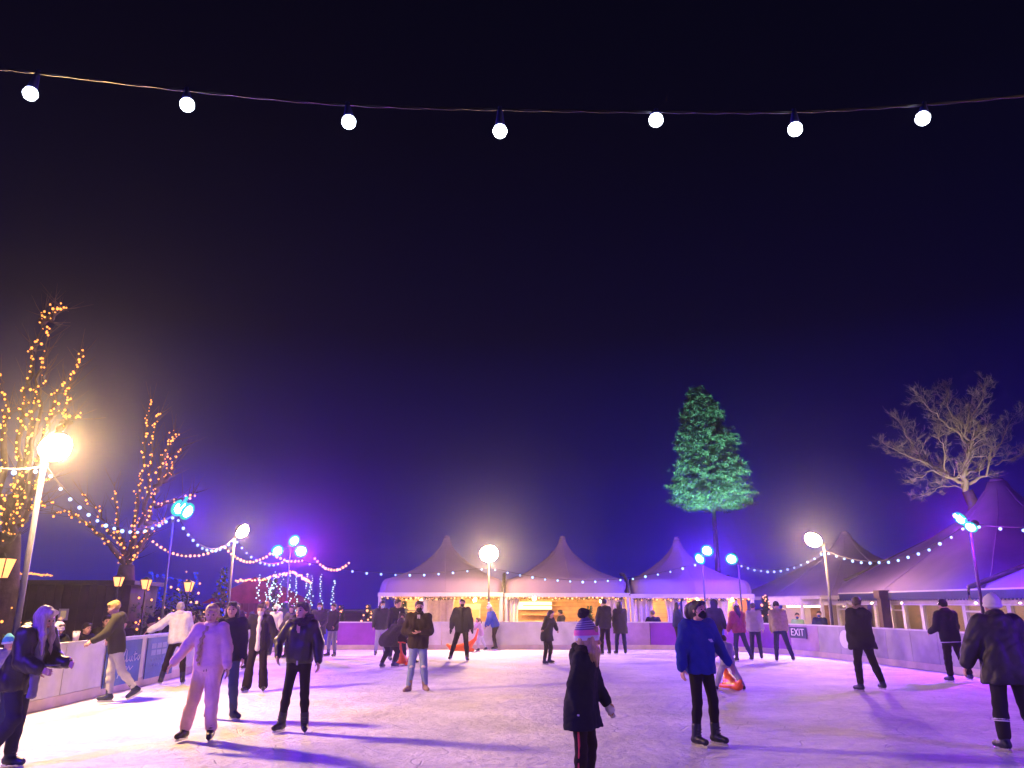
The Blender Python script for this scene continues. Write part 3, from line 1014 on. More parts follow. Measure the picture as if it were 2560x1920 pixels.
while y < 14.3:
    w = (1.18, 1.18, 1.18, 0.9)[i % 4]
    door = (i % 9 == 8)
    if abs(y + w / 2 - 8.2) > 1.0:
        f = MB()
        zb = 0.0 if door else zs
        ww = 0.085
        f.box((-0.012, y + ww / 2, (zb + zt) / 2), (0.11, ww, zt - zb - .004))
        f.box((-0.012, y + w - ww / 2, (zb + zt) / 2), (0.11, ww, zt - zb - .004))
        f.box((-0.012, y + w / 2, zb + 0.03), (0.12, w - 2 * ww - .004, 0.06))
        f.box((-0.012, y + w / 2, zt - 0.03), (0.11, w - 2 * ww - .004, 0.055))
        if i % 4 == 3:
            f.box((-0.012, y + w / 2, zt - 0.22), (0.10, w - 2 * ww - .004, 0.05))
        fo = f.build('door' if door else 'window', FRAME, root)
        p = MB()
        p.box((0, y + w / 2, (zb + zt) / 2), (0.008, w - 2 * ww + .01, zt - zb - 0.1))
        p.build('pane', GLASS, fo)
    y += w + 0.004
    i += 1
for (yy, ss) in ((-6, 22), (-3.6, 16), (-1.2, 16), (1.0, 26), (3.2, 20), (5.4, 26), (8, 30), (10.5, 30)):
    r2 = thing('ceiling_lamp', 'small warm ceiling lamp inside the windowed cabin', 'lamp', (FX + 1.6, 22 + yy, 1.78), 0, 'ceiling lamps inside the windowed cabin')
    m_ = MB(); m_.tube([(0, 0, 0), (0, 0, 0.10)], 0.05, 10); m_.build('fitting', PVC, r2)
    m_ = MB(); m_.sphere((0, 0, -0.03), 0.05, 10, 7); m_.build('bulb', glow('cabin_lamp', (1.0, 0.60, 0.28), 900), r2, True)
m_ = MB()
m_.box((12.62, 27.2, (2.0 + ZG) / 2), (0.30, 0.30, 2.0 - ZG))
m_.box((12.62, 27.2, 2.0), (0.42, 0.42, 0.25))
tag(m_.build('timber_post', mat('dark_post', (0.07, 0.045, 0.05), 0.7, 0.2, 4)), 'thick brown timber post at the cabin corner behind the silver lamp pole', 'post')
# hatch cabin in the far right corner
root = thing('ticket_cabin', 'white cabin with an open lit hatch in the far right corner', 'cabin', (11.9, 31.9, ZG), R(-38))
m_ = MB(); m_.box((0, 0, 0.55), (3.4, 0.08, 1.1)); m_.build('lower_wall', PVC, root)
m_ = MB(); m_.box((0, 0, 2.13), (3.4, 0.09, 0.3)); m_.build('head_beam', FRAME, root)
for xx in (-1.62, -0.35, 0.75, 1.62):
    m_ = MB(); m_.box((xx, 0, 1.54), (0.12, 0.10, 0.87)); m_.build('post', FRAME, root)
m_ = MB(); m_.box((0, 1.6, 1.1), (3.4, 0.08, 2.2)); m_.build('back_wall', CREAM, root)
m_ = MB(); m_.box((-0.1, 1.5, 1.2), (0.8, 0.06, 1.9)); m_.build('inner_door', WOODD, root)
m_ = MB(); m_.box((-0.6, 0.9, 1.93), (1.3, 0.14, 0.06)); m_.build('strip_lamp', glow('strip_lamp', (1.0, 0.72, 0.55), 16), root)

# ------------------------------------------------------------------ signs and banners on the barrier
SIGNB = mat('dark_blue_sign', (0.012, 0.02, 0.10), 0.4, 0.1, 5)
WHITE = mat('white_lettering', (0.85, 0.85, 0.85), 0.5, 0.03)
p0, p1 = Vector((9.7, 27.9, 0)), Vector((10.1, 26.7, 0))
d = (p1 - p0).normalized()
ang = math.atan2(d.y, d.x)
c_ = ground(1972, 1640)
c_ = p0 + d * 0.30
root = thing('exit_sign', 'dark blue exit sign with white capitals on the corner barrier', 'sign', (c_.x + 0.045 * d.y, c_.y - 0.045 * d.x, 0.74), ang)
m_ = MB(); m_.box((0, 0, 0), (0.86, 0.02, 0.36)); m_.build('plate', SIGNB, root)
tc_ = bpy.data.curves.new('exit_text', 'FONT')
tc_.body = 'EXIT'
tc_.size = 0.34
tc_.align_x, tc_.align_y = 'CENTER', 'CENTER'
tc_.extrude = 0.004
to = bpy.data.objects.new('lettering', tc_)
COL.objects.link(to)
bpy.context.view_layer.update()
me = bpy.data.meshes.new_from_object(to.evaluated_get(bpy.context.evaluated_depsgraph_get()))
bpy.data.objects.remove(to)
me.materials.clear()
me.materials.append(WHITE)
lo = link('lettering', me, root, (0, -0.016, 0))
lo.rotation_euler = (R(90), 0, 0)

a, b = Vector((10.1, 26.7, 0)), Vector((10.5, 25.0, 0))
d = (b - a).normalized()
c_ = a + d * 1.40 - Vector((-d.y, d.x, 0)) * 0.012
m_ = MB()
n_ = 28
vs = [c_ + d * (0.27 * math.cos(2 * math.pi * i / n_)) + Vector((0, 0, 0.62 + 0.27 * math.sin(2 * math.pi * i / n_))) for i in range(n_)]
bk = [v + Vector((-d.y, d.x, 0)) * 0.010 for v in vs]
m_.add(vs + bk, [tuple(range(n_)), tuple(range(2 * n_ - 1, n_ - 1, -1))] + [(i, n_ + i, n_ + (i + 1) % n_, (i + 1) % n_) for i in range(n_)])
tag(m_.build('round_sign', WHITE), 'plain white round disc on the seamed right barrier', 'sign')

def banner(label, y0, y1, seed, kind):
    rg = random.Random(seed)
    x = -7.8 - (y0 - 14) * 0.04
    x2 = -7.8 - (y1 - 14) * 0.04
    d = Vector((x2 - x, y1 - y0, 0)).normalized()
    L = (Vector((x2 - x, y1 - y0, 0))).length
    root = thing('advert_banner', label, 'banner', (x + 0.02, y0, 0.13), math.atan2(d.y, d.x), 'printed banners on the left barrier')
    # local: x along the barrier, -y towards the ice, z up
    H = 0.84
    BL, LT, NV = (mat('banner_blue', (0.05, 0.12, 0.36), 0.5, 0.3, 1.6), mat('banner_pale', (0.22, 0.28, 0.50), 0.5, 0.12, 5), mat('banner_navy', (0.03, 0.035, 0.11), 0.6, 0.4, 8))
    m_ = MB(); m_.box((L / 2, -0.008, H * 0.5), (L, 0.012, H)); m_.build('sheet', BL, root)
    if kind == 0:
        for i in range(46):
            m_ = None
        m_ = MB()
        for i in range(70):
            t = rg.random()
            c = Vector((0.06 + rg.uniform(0, 0.22) * (1 - 0.5 * t), -0.0185, 0.02 + t * H * 0.85))
            r_ = rg.uniform(0.02, 0.05)
            k_ = 7
            m_.add([c + Vector((math.cos(2 * math.pi * j / k_) * r_ * rg.uniform(.6, 1.2), -0.00005 * i, math.sin(2 * math.pi * j / k_) * r_ * rg.uniform(.7, 1.5))) for j in range(k_)], [tuple(range(k_))])
        m_.build('winter_tree_print', NV, root)
        strokes = [[(0.46, .60), (0.42, .66), (0.45, .76), (0.52, .80), (0.49, .70), (0.46, .60), (0.43, .50), (0.50, .48), (0.55, .55)],
                   [(0.56, .78), (0.56, .62), (0.58, .50), (0.63, .55)],
                   [(0.66, .62), (0.65, .54), (0.69, .50), (0.72, .56), (0.72, .63), (0.72, .54), (0.76, .50)],
                   [(0.80, .72), (0.79, .56), (0.82, .50), (0.86, .56)], [(0.76, .65), (0.86, .66)],
                   [(0.92, .62), (0.88, .55), (0.92, .50), (0.96, .56), (0.96, .63)],
                   [(0.36, .16), (0.42, .34), (0.50, .42)], [(0.5, .30), (0.58, .40), (0.60, .30), (0.66, .40), (0.70, .30), (0.78, .38)]]
        m_ = MB()
        for st in strokes:
            m_.tube([Vector((u * L, -0.016, v * H)) for u, v in st], 0.0085, 5)
        m_.build('script_lettering', WHITE, root, True)
    else:
        m_ = MB()
        for r_ in range(2):
            for c in range(3):
                m_.box((L * (0.22 + 0.19 * c), -0.0165, H * (0.62 + 0.17 * r_)), (L * 0.16, 0.004, H * 0.13))
        m_.build('photo_squares', LT, root)
        m_ = MB()
        st_all = []
        for row, (z0, n_) in enumerate(((0.44, 6), (0.30, 7))):
            for i in range(n_):
                u0 = 0.16 + i * 0.62 / n_
                st_all.append([(u0 + rg.uniform(0, .05), z0 + rg.uniform(-.05, .06)) for _ in range(5)])
        for st in st_all:
            m_.tube([Vector((u * L, -0.016, v * H)) for u, v in st], 0.007, 5)
        m_.build('script_lettering', LT, root, True)
banner('blue banner with white script and dark winter trees, behind the pale trousered skater', 15.75, 17.35, 5, 0)
banner('blue banner with pale squares and faint script, left of the skater in white', 17.65, 19.2, 6, 1)
# ------------------------------------------------------------------ left side: huts, trees, lanterns, lights
BARK = mat('pale_bark', (0.11, 0.075, 0.055), 0.85, 0.3, 4, 0.6, 16)
HUTW = mat('hut_timber', (0.055, 0.042, 0.036), 0.8, 0.25, 3, 0.3, 9)
ROOFD = mat('dark_roof', (0.04, 0.035, 0.035), 0.8, 0.2, 3)

def hut(label, cx, cy, w, d, h, rz, wins, roof='flat', rm=ROOFD, wm=HUTW):
    root = thing('timber_hut', label, 'hut', (cx, cy, ZG), rz)
    m_ = MB()
    n_ = int(w / 0.22)
    for i in range(n_):
        m_.box((-w / 2 + w * (i + .5) / n_, -d / 2, h / 2), (w / n_ - 0.012, 0.06, h))
    m_.box((0, 0.03, h / 2), (w - .02, d - 0.06, h - .01))
    m_.build('wall', wm, root)
    m_ = MB()
    if roof == 'flat':
        m_.box((0, -0.15, h + 0.06), (w + 0.4, d + 0.6, 0.12))
    else:
        o = 0.35
        rz_ = h + roof
        y0, y1 = -d / 2 - o, d / 2 + o
        m_.add([(-w / 2 - o, y0, h - .1), (w / 2 + o, y0, h - .1), (0, y0, rz_), (-w / 2 - o, y1, h - .1), (w / 2 + o, y1, h - .1), (0, y1, rz_)],
               [(0, 3, 5, 2), (1, 2, 5, 4), (0, 2, 1), (3, 4, 5), (0, 1, 4, 3)])
    m_.build('roof', rm, root)
    for (x, z, ww, hh, lit) in wins:
        m_ = MB()
        for sx in (-1, 1):
            m_.box((x + sx * ww / 2, -d / 2 - 0.045, z), (0.05, 0.05, hh + .05))
        for sz in (-1, 1):
            m_.box((x, -d / 2 - 0.047, z + sz * hh / 2), (ww, 0.05, 0.05))
        f = m_.build('window', FRAME, root)
        m_ = MB(); m_.box((x, -d / 2 - 0.04, z), (ww - .04, 0.012, hh - .04))
        m_.build('pane', glow('hut_window_%d' % int(lit * 100), (1.0, 0.62, 0.42), lit), f)
    return root
hut('long flat roofed timber hut with small lit windows, left background', -13.6, 23.6, 5.2, 2.5, 2.55, R(8),
    [(-0.3, 1.75, 0.20, 0.26, 0.55), (0.9, 1.75, 0.20, 0.26, 0.45), (-2.05, 1.9, 0.26, 0.9, 0.5)])
hut('pink red lit chalet with a pitched roof behind the white fairy lights', -11.3, 36.0, 3.6, 2.6, 2.15, R(6), [(-0.9, 1.5, 0.6, 0.7, 0.5), (0.9, 1.5, 0.6, 0.7, 0.5)], 1.0,
    mat('red_roof', (0.30, 0.03, 0.07), 0.6, 0.3, 3), mat('red_wall', (0.16, 0.03, 0.05), 0.7, 0.3, 3))

def fairy(label, centres, r, m, group, wire=None, name='fairy_lights'):
    """one wrapped set of tiny lamps: the first hundred single bulbs, the rest as one stuff part"""
    o = Vector(centres[0])
    root = thing(name, label, 'fairy lights', o, 0, group)
    if wire:
        m_ = MB()
        for w in wire:
            m_.tube([Vector(p) - o for p in w], 0.006, 4)
        m_.build('wire', CABLE, root)
    cs = list(centres)
    step = max(1.0, len(cs) / 100.0)
    chosen = set(int(i * step) for i in range(min(100, len(cs))))
    rest = MB()
    for i, c in enumerate(cs):
        rr = r * random.choice((0.6, 0.8, 1.0, 1.0, 1.25))
        if i in chosen:
            bulb(root, Vector(c) - o, rr, m)
        else:
            rest.sphere(Vector(c) - o, rr, 6, 4)
    if rest.v:
        q = rest.build('bulb', m, root, True)
        q['kind'] = 'stuff'
    return root

def along(pts, step, jit):
    out = []
    for a, b in zip(pts, pts[1:]):
        L = (b - a).length
        n_ = max(1, int(L / step))
        for i in range(n_):
            if random.random() < 0.16:
                continue
            out.append(a.lerp(b, (i + random.uniform(.1, .9)) / n_) + Vector((random.gauss(0, jit), random.uniform(-.1, .0) - .03, random.gauss(0, jit))))
    return out

def lit_tree(label, base, Y, trunk_px, trunk_r, limbs, dscale, tname):
    """limbs: pixel polylines read off the photo, each set at its own depth in the crown"""
    rg = random.Random(label)
    bx = atY(base[0], base[1], Y)
    root = thing('tree', label, 'tree', (bx.x, Y, ZG))
    o = Vector((bx.x, Y, ZG))
    m_ = MB()
    tp = [Vector((bx.x, Y, ZG)) - o] + [atY(x, y, Y) - o for x, y in trunk_px]
    m_.tube(tp, [trunk_r * (1.3 - 0.55 * i / (len(tp) - 1)) for i in range(len(tp))], 12)
    m_.build('trunk', BARK, root, True)
    m_ = MB()
    lamps, wires = [], []
    for li, poly in enumerate(limbs):
        dd = rg.uniform(-1, 1) * dscale
        pts = [atY(x, y, Y + dd * min(1, j / 2.5)) for j, (x, y) in enumerate(poly)]
        sub = []
        for a, b in zip(pts, pts[1:]):
            for j in range(4):
                sub.append(a.lerp(b, j / 4) + Vector((rg.gauss(0, .03), rg.gauss(0, .05), rg.gauss(0, .03))))
        sub.append(pts[-1])
        n_ = len(sub)
        m_.tube([p - o for p in sub], [max(0.010, trunk_r * 0.33 * (1 - i / n_) ** 1.1) for i in range(n_)], 6)
        # bare twigs leaving each limb
        for i in range(3, n_, 2):
            p = sub[i]
            dr = (sub[i] - sub[i - 1]).normalized()
            for _ in range(2):
                q = (dr + Vector((rg.uniform(-1, 1), rg.uniform(-1, 1), rg.uniform(-.2, .9))) * 0.8).normalized()
                L = rg.uniform(.25, .9)
                mid = p + q * L * 0.5 + Vector((0, 0, 0.04))
                m_.tube([p - o, mid - o, p + q * L + Vector((0, 0, .12)) - o], [0.012, 0.008, 0.003], 4)
        lamps += along(sub, 0.10, 0.05)
        wires.append(sub)
    m_.build('branches', BARK, root, True)
    rg.shuffle(lamps)
    fairy(tname, lamps, 0.032, BFAIRY, 'amber fairy lights wound on the bare trees')

def Z2(l): return [(x / 3.457, y / 3.457 + 1080) for x, y in l]
def Z1(l): return [(x / 3.95, y / 3.95 + 700) for x, y in l]
lit_tree('forked bare tree by the lanterns, wound with amber fairy lights', (310, 1500), 26.5, [(312, 1480), (314, 1440), (318, 1412)], 0.30, [
    Z2([(1090, 1160), (1040, 1100), (960, 980), (880, 900), (800, 830), (700, 770), (620, 700), (560, 690), (470, 720)]),
    Z2([(1090, 1160), (1090, 1050), (1070, 960), (1020, 910), (950, 880), (900, 760), (860, 690), (780, 600), (720, 540)]),
    Z2([(1100, 1150), (1060, 1000), (1020, 820), (1010, 680), (1000, 600), (990, 430)]),
    Z2([(1110, 1130), (1150, 900), (1180, 700), (1200, 500), (1230, 350), (1250, 150), (1265, 10)]) + Z1([(1450, 1400), (1470, 1290), (1510, 1190)]),
    Z2([(1120, 1110), (1180, 920), (1220, 780), (1260, 620), (1280, 480), (1285, 370), (1300, 250), (1320, 110)]) + Z1([(1540, 1440), (1540, 1360), (1590, 1300)]),
    Z2([(1130, 1100), (1250, 920), (1290, 780), (1310, 650), (1350, 520), (1400, 430), (1440, 340), (1460, 240), (1470, 190)]),
    Z2([(1350, 520), (1380, 420), (1390, 300), (1420, 200), (1480, 80), (1525, 10)]) + Z1([(1680, 1590), (1760, 1465)]),
    Z2([(1400, 430), (1480, 380), (1490, 330), (1500, 260), (1560, 180), (1600, 100)]),
    Z2([(1120, 1110), (1230, 1010), (1280, 900), (1330, 860)]),
    Z2([(1250, 790), (1330, 790), (1400, 790), (1440, 750)]),
    Z2([(1350, 640), (1450, 610), (1580, 590), (1650, 545), (1710, 505)]),
    Z2([(1100, 1160), (1160, 1090), (1240, 1000)])], 1.2,
    'amber fairy lights wound up the forked tree by the lanterns')
lit_tree('tall bare tree at the left edge wound with amber fairy lights', (0, 1500), 20.5, [(6, 1470), (12, 1420), (20, 1370), (24, 1330)], 0.33, [
    Z2([(80, 880), (60, 760), (110, 560), (150, 460)]) + Z1([(190, 1560), (220, 1400), (250, 1250), (260, 1050), (320, 870), (330, 720), (370, 640), (400, 450), (440, 330), (505, 200)]),
    Z2([(90, 860), (130, 700), (190, 480)]) + Z1([(300, 1430), (330, 1280), (360, 1140), (390, 930), (430, 750), (490, 560), (510, 490)]),
    Z2([(95, 850), (160, 650), (200, 430)]) + Z1([(360, 1450), (400, 1320), (400, 1100), (440, 960), (470, 860)]),
    Z1([(410, 420), (455, 370), (520, 370), (550, 320), (610, 255), (680, 310)]),
    Z2([(100, 840), (200, 620), (240, 480)]) + Z1([(470, 1520), (480, 1380), (530, 1290), (560, 1150), (630, 1040), (630, 970)]),
    Z2([(105, 840), (230, 640), (290, 490)]) + Z1([(610, 1430), (650, 1330), (630, 1290), (680, 1200), (670, 1130), (700, 1020), (750, 900), (800, 800), (830, 700)]),
    Z1([(600, 1470), (670, 1390), (740, 1370), (810, 1340)]),
    Z2([(80, 860), (40, 700), (10, 560)]) + Z1([(40, 1540), (60, 1430), (60, 1360), (90, 1290), (40, 1190), (20, 1080), (15, 950)]),
    Z2([(110, 960), (100, 860), (150, 700), (190, 630), (130, 530), (150, 460), (200, 430)]),
    Z2([(110, 900), (160, 760), (230, 650), (250, 570), (290, 490), (330, 430)]),
    Z2([(240, 580), (300, 500), (370, 415), (450, 400)]),
    Z2([(150, 800), (230, 720), (300, 640), (350, 610), (420, 600), (470, 630)]),
    Z2([(90, 1050), (50, 960), (110, 900), (60, 870), (20, 740), (50, 580), (0, 530)]),
    Z2([(100, 1060), (90, 1000), (130, 900), (110, 800), (60, 790)])], 1.0,
    'amber fairy lights wound up the tall tree at the left edge')

# lanterns on posts
def lantern(label, px, py, Y, w):
    c = atY(px, py, Y)
    root = thing('lantern', label, 'lantern', (c.x, Y, ZG), 0, 'lit lanterns on posts in the left garden')
    h = c.z - ZG
    m_ = MB(); m_.tube([(0, 0, 0), (0, 0, 0.3), (0, 0, h - w * 0.75)], [0.05, 0.03, 0.025], 8); m_.build('post', DARKM, root, True)
    m_ = MB()
    a, b = w * 0.30, w * 0.52
    z0, z1 = h - w * 0.62, h + w * 0.5
    m_.add([(-a, -a, z0), (a, -a, z0), (a, a, z0), (-a, a, z0), (-b, -b, z1), (b, -b, z1), (b, b, z1), (-b, b, z1)],
           [(3, 2, 1, 0), (4, 5, 6, 7), (0, 1, 5, 4), (1, 2, 6, 5), (2, 3, 7, 6), (3, 0, 4, 7)])
    m_.build('glass_shade', glow('lantern_glow', (1.0, 0.42, 0.14), 2.6), root)
    m_ = MB()
    m_.add([(-b * 1.1, -b * 1.1, z1 + .003), (b * 1.1, -b * 1.1, z1 + .003), (b * 1.1, b * 1.1, z1 + .003), (-b * 1.1, b * 1.1, z1 + .003), (0, 0, z1 + w * 0.4)], [(0, 1, 4), (1, 2, 4), (2, 3, 4), (3, 0, 4), (3, 2, 1, 0)])
    for sx in (-1, 1):
        for sy in (-1, 1):
            m_.bar((sx * a * 1.03, sy * a * 1.03, z0), (sx * b * 1.03, sy * b * 1.03, z1), 0.02, 0.02)
    m_.build('cap', DARKM, root)
lantern('lantern cut by the left edge beside the tall lit tree', 4, 1418, 17.5, 0.36)
lantern('lantern on the left of the forked tree trunk', 296, 1453, 21.6, 0.21)
lantern('lantern just right of the forked tree trunk', 365, 1460, 21.6, 0.21)
lantern('lantern farthest right, by the blue lights', 472, 1466, 24, 0.23)

# lit shrubs, small conifers and light shapes
def leafy(mesh, c, r, n_, size, rg, flat=1.0):
    for _ in range(n_):
        while True:
            p = Vector((rg.uniform(-1, 1), rg.uniform(-1, 1), rg.uniform(-1, 1)))
            if p.length < 1:
                break
        q = c + Vector((p.x * r, p.y * r, p.z * r * flat))
        d = Vector((rg.uniform(-1, 1), rg.uniform(-1, 1), rg.uniform(-.6, .8))).normalized() * size * rg.uniform(.6, 1.4)
        w = d.cross(Vector((rg.uniform(-1, 1), rg.uniform(-1, 1), 1))).normalized() * size * 0.35
        mesh.add([q - w, q + w, q + d + w * .3, q + d - w * .3], [(0, 1, 2, 3)])

GREEN = mat('dark_foliage', (0.045, 0.075, 0.04), 0.8, 0.4, 8)
def shrub(label, c, r, h, lamps, m, lr, lname, seed):
    rg = random.Random(seed)
    root = thing('shrub', label, 'shrub', (c[0], c[1], ZG))
    m_ = MB()
    for _ in range(10):
        leafy(m_, Vector((rg.gauss(0, r * .4), rg.gauss(0, r * .3), h * rg.uniform(.3, .85))), r * .5, 60, 0.10, rg)
    m_.build('foliage', GREEN, root)
    m_ = MB()
    for _ in range(5):
        m_.tube([(0, 0, 0), (rg.gauss(0, r * .4), rg.gauss(0, r * .3), h * .7)], [.03, .01], 5)
    m_.build('stem', BARK, root)
    pts = [(c[0] + rg.gauss(0, r * .55), c[1] - abs(rg.gauss(0, r * .4)) - .1, ZG + h * min(1.1, max(.2, rg.gauss(.65, .25)))) for _ in range(lamps)]
    fairy(lname, pts, lr, m, 'scattered lights in the left garden shrubs')
shrub('dark shrub with amber lights left of the forked tree', (-11.7, 23.3), 0.8, 2.4, 26, BFAIRY, 0.036, 'amber lights scattered over the shrub left of the forked trunk', 3)
shrub('dark shrub with amber lights right of the forked tree', (-10.6, 23.2), 0.6, 2.2, 22, BFAIRY, 0.034, 'amber lights scattered over the shrub under the middle lantern', 4)
shrub('dark bush with large amber lights behind the pink skater', (-9.9, 24.3), 0.75, 2.7, 30, BAMBER, 0.036, 'large amber lights over the bush behind the pink skater', 5)
shrub('low bush with a few amber lights beside the woman with the cup', (-11.2, 18.6), 0.5, 1.9, 9, BFAIRY, 0.034, 'few amber lights on the low bush beyond the white bobble hat', 6)

def conifer(label, x, y, h, rad, lamps, m, lr, lname, seed, lgroup, leafm=GREEN, dens=1.0):
    rg = random.Random(seed)
    root = thing('fir_tree', label, 'tree', (x, y, ZG))
    m_ = MB(); m_.tube([(0, 0, 0), (0, 0, h * .9)], [0.06 * h / 2, 0.01], 8); m_.build('trunk', BARK, root)
    m_ = MB()
    for _ in range(int(420 * dens)):
        t = rg.random() ** 0.7
        rr = rad * (1 - t) * (0.75 + .35 * math.sin(t * 40))
        a = rg.uniform(0, 6.283)
        p = Vector((math.cos(a) * rr * rg.uniform(.3, 1), math.sin(a) * rr * rg.uniform(.3, 1), h * (0.12 + .88 * t)))
        dr = Vector((math.cos(a), math.sin(a), -.25)) * 0.16
        w = Vector((-math.sin(a), math.cos(a), rg.uniform(-.3, .3))) * 0.05
        m_.add([p - w, p + w, p + dr], [(0, 1, 2)])
        m_.add([p - w + Vector((0, 0, .03)), p + w - Vector((0, 0, .03)), p + dr * .8 + Vector((0, 0, .1))], [(0, 1, 2)])
    m_.build('foliage', leafm, root)
    if lamps:
        pts = []
        for i in range(lamps):
            t = (i + rg.random()) / lamps
            a = rg.uniform(math.pi, 2 * math.pi)
            rr = rad * (1 - t) * 1.02 + .02
            pts.append((x + math.cos(a) * rr, y + math.sin(a) * rr, ZG + h * (0.15 + .87 * t)))
        fairy(lname, pts, lr, m, lgroup)
G7 = 'strings of lights on the small fir trees'
conifer('small fir outlined in amber lights, in the dark gap left of the tents', -5.85, 32.6, 1.95, 0.62, 22, BAMBER, 0.045, 'amber lights outlining the lone small fir in the dark gap', 21, G7)
conifer('small amber lit fir tucked against the first tent', -5.25, 32.2, 1.95, 0.62, 20, BAMBER, 0.045, 'amber lights on the small fir beside the first tent', 22, G7)
conifer('small amber lit fir behind the masked woman in grey', -6.9, 32.3, 1.95, 0.5, 16, BAMBER, 0.045, 'amber lights on the small fir behind the woman in grey', 23, G7)
conifer('dark decorated fir standing inside the left tent', -4.6, 34.2, 2.1, 0.6, 20, BAMBER, 0.03, 'amber lights on the fir inside the left tent', 24, G7)
conifer('dark decorated fir inside the counter tent', 3.3, 34.1, 1.9, 0.35, 22, BFAIRY, 0.028, 'amber lights on the slim fir inside the counter tent', 25, G7)
conifer('dark fir with amber lights in the far right corner by the hatch', 9.9, 31.3, 2.3, 0.75, 40, BAMBER, 0.042, 'amber lights on the corner fir left of the hatch', 26, G7, dens=1.6)
conifer('dark fir with deep blue lights behind the skaters', -10.0, 27.5, 3.2, 0.75, 60, BBLUE, 0.034, 'deep blue lights on the dark fir behind the skaters', 27, G7)
conifer('fir strung with white lights in front of the red chalet', -8.9, 29.8, 2.9, 0.7, 64, BICE, 0.034, 'white lights on the fir before the red chalet', 28, G7)

# tall slim plumes of white lights
for i, (px, top, bot) in enumerate(((645, 1438, 1540), (666, 1444, 1530), (687, 1430, 1530), (702, 1436, 1535), (722, 1434, 1525), (738, 1442, 1532), (765, 1436, 1528), (777, 1440, 1530), (800, 1436, 1532), (833, 1453, 1535))):
    rg = random.Random(40 + i)
    Y = 31.8 + (i % 3) * 0.8
    a, b = atY(px, bot, Y), atY(px, top, Y)
    pts = []
    for k_ in range(17):
        t = k_ / 16
        p = a.lerp(b, t)
        w = 0.16 * (1 - t) + 0.03
        pts.append((p.x + (0.5 - t) * -0.12 + rg.gauss(0, w * .5), p.y + rg.gauss(0, w * .4), p.z))
    stem = [(a.x, Y, ZG), (a.x, Y, a.z), (b.x + .06, Y, b.z)]
    nm = ('first', 'second', 'third', 'fourth', 'fifth', 'sixth', 'seventh', 'eighth', 'ninth', 'last')[i]
    fairy('%s plume of white lights from the left, before the red chalet' % nm, pts, 0.03, BICE, 'plumes of white lights', [stem], 'light_plume')

# blue light frame: rail on legs with a tall blue spire
pts, wires = [], []
def seg(a, b, n_):
    A, B = atY(a[0], a[1], 25), atY(b[0], b[1], 25)
    wires.append([A, B])
    for i in range(n_):
        pts.append(A.lerp(B, (i + random.random()) / n_) + Vector((random.gauss(0, .03), 0, random.gauss(0, .03))))
seg((368, 1430), (470, 1458), 34); seg((380, 1432), (384, 1470), 12); seg((418, 1444), (414, 1490), 16); seg((450, 1452), (448, 1500), 14); seg((490, 1430), (492, 1470), 12); seg((392, 1500), (470, 1500), 16); seg((400, 1470), (396, 1500), 8)
fairy('blue rope light frame glowing behind the lanterns', pts, 0.03, BBLUE, 'blue light shapes', wires, 'blue_light_frame')
fairy('amber light string along the long flat hut roof', [atY(x, 1433 + (x - 45) * 0.06 + random.uniform(-2, 2), 21.9) for x in range(26, 132, 4)], 0.03, BFAIRY, 'rooflines in lights')
pts = []
for a, b, n_ in (((588, 1452), (660, 1450), 16), ((660, 1450), (720, 1432), 16), ((720, 1432), (735, 1431), 5), ((735, 1431), (778, 1458), 18)):
    A, B = atY(a[0], a[1], 34), atY(b[0], b[1], 34)
    pts += [A.lerp(B, (i + .5) / n_) + Vector((random.gauss(0, .02), 0, random.gauss(0, .03))) for i in range(n_)]
fairy('amber light string outlining the red chalet roof', pts, 0.045, BAMBER, 'rooflines in lights')
# red wash on the chalet
root = thing('garden_spotlight', 'low red garden spotlight washing the chalet', 'spotlight', (-10.9, 33.2, ZG))
m_ = MB(); m_.tube([(0, 0, 0), (0, 0, .2)], .08, 10); m_.build('housing', DARKM, root)
m_ = MB(); m_.sphere((0, 0.05, .24), .09, 10, 6); m_.build('lens', glow('red_lens', (1.0, 0.06, 0.22), 160), root, True)

# low dark fence beyond the far left corner
root = thing('picket_fence', 'dark wire fence in the gap between chalet and first tent', 'fence', (-9, 34.5, ZG))
m_ = MB(); m_.box((3, 0, 1.75), (6.0, 0.04, 0.05)); m_.build('rail', POLEM, root)
for i in range(5):
    m_ = MB(); m_.tube([(i * 1.45 + .1, 0, 0), (i * 1.45 + .1, 0, 1.8)], .03, 6); m_.build('post', POLEM, root)
m_ = MB(); m_.box((3, 0.05, .85), (5.9, 0.03, 1.65)); m_.build('dark_screen', ROOFD, root)

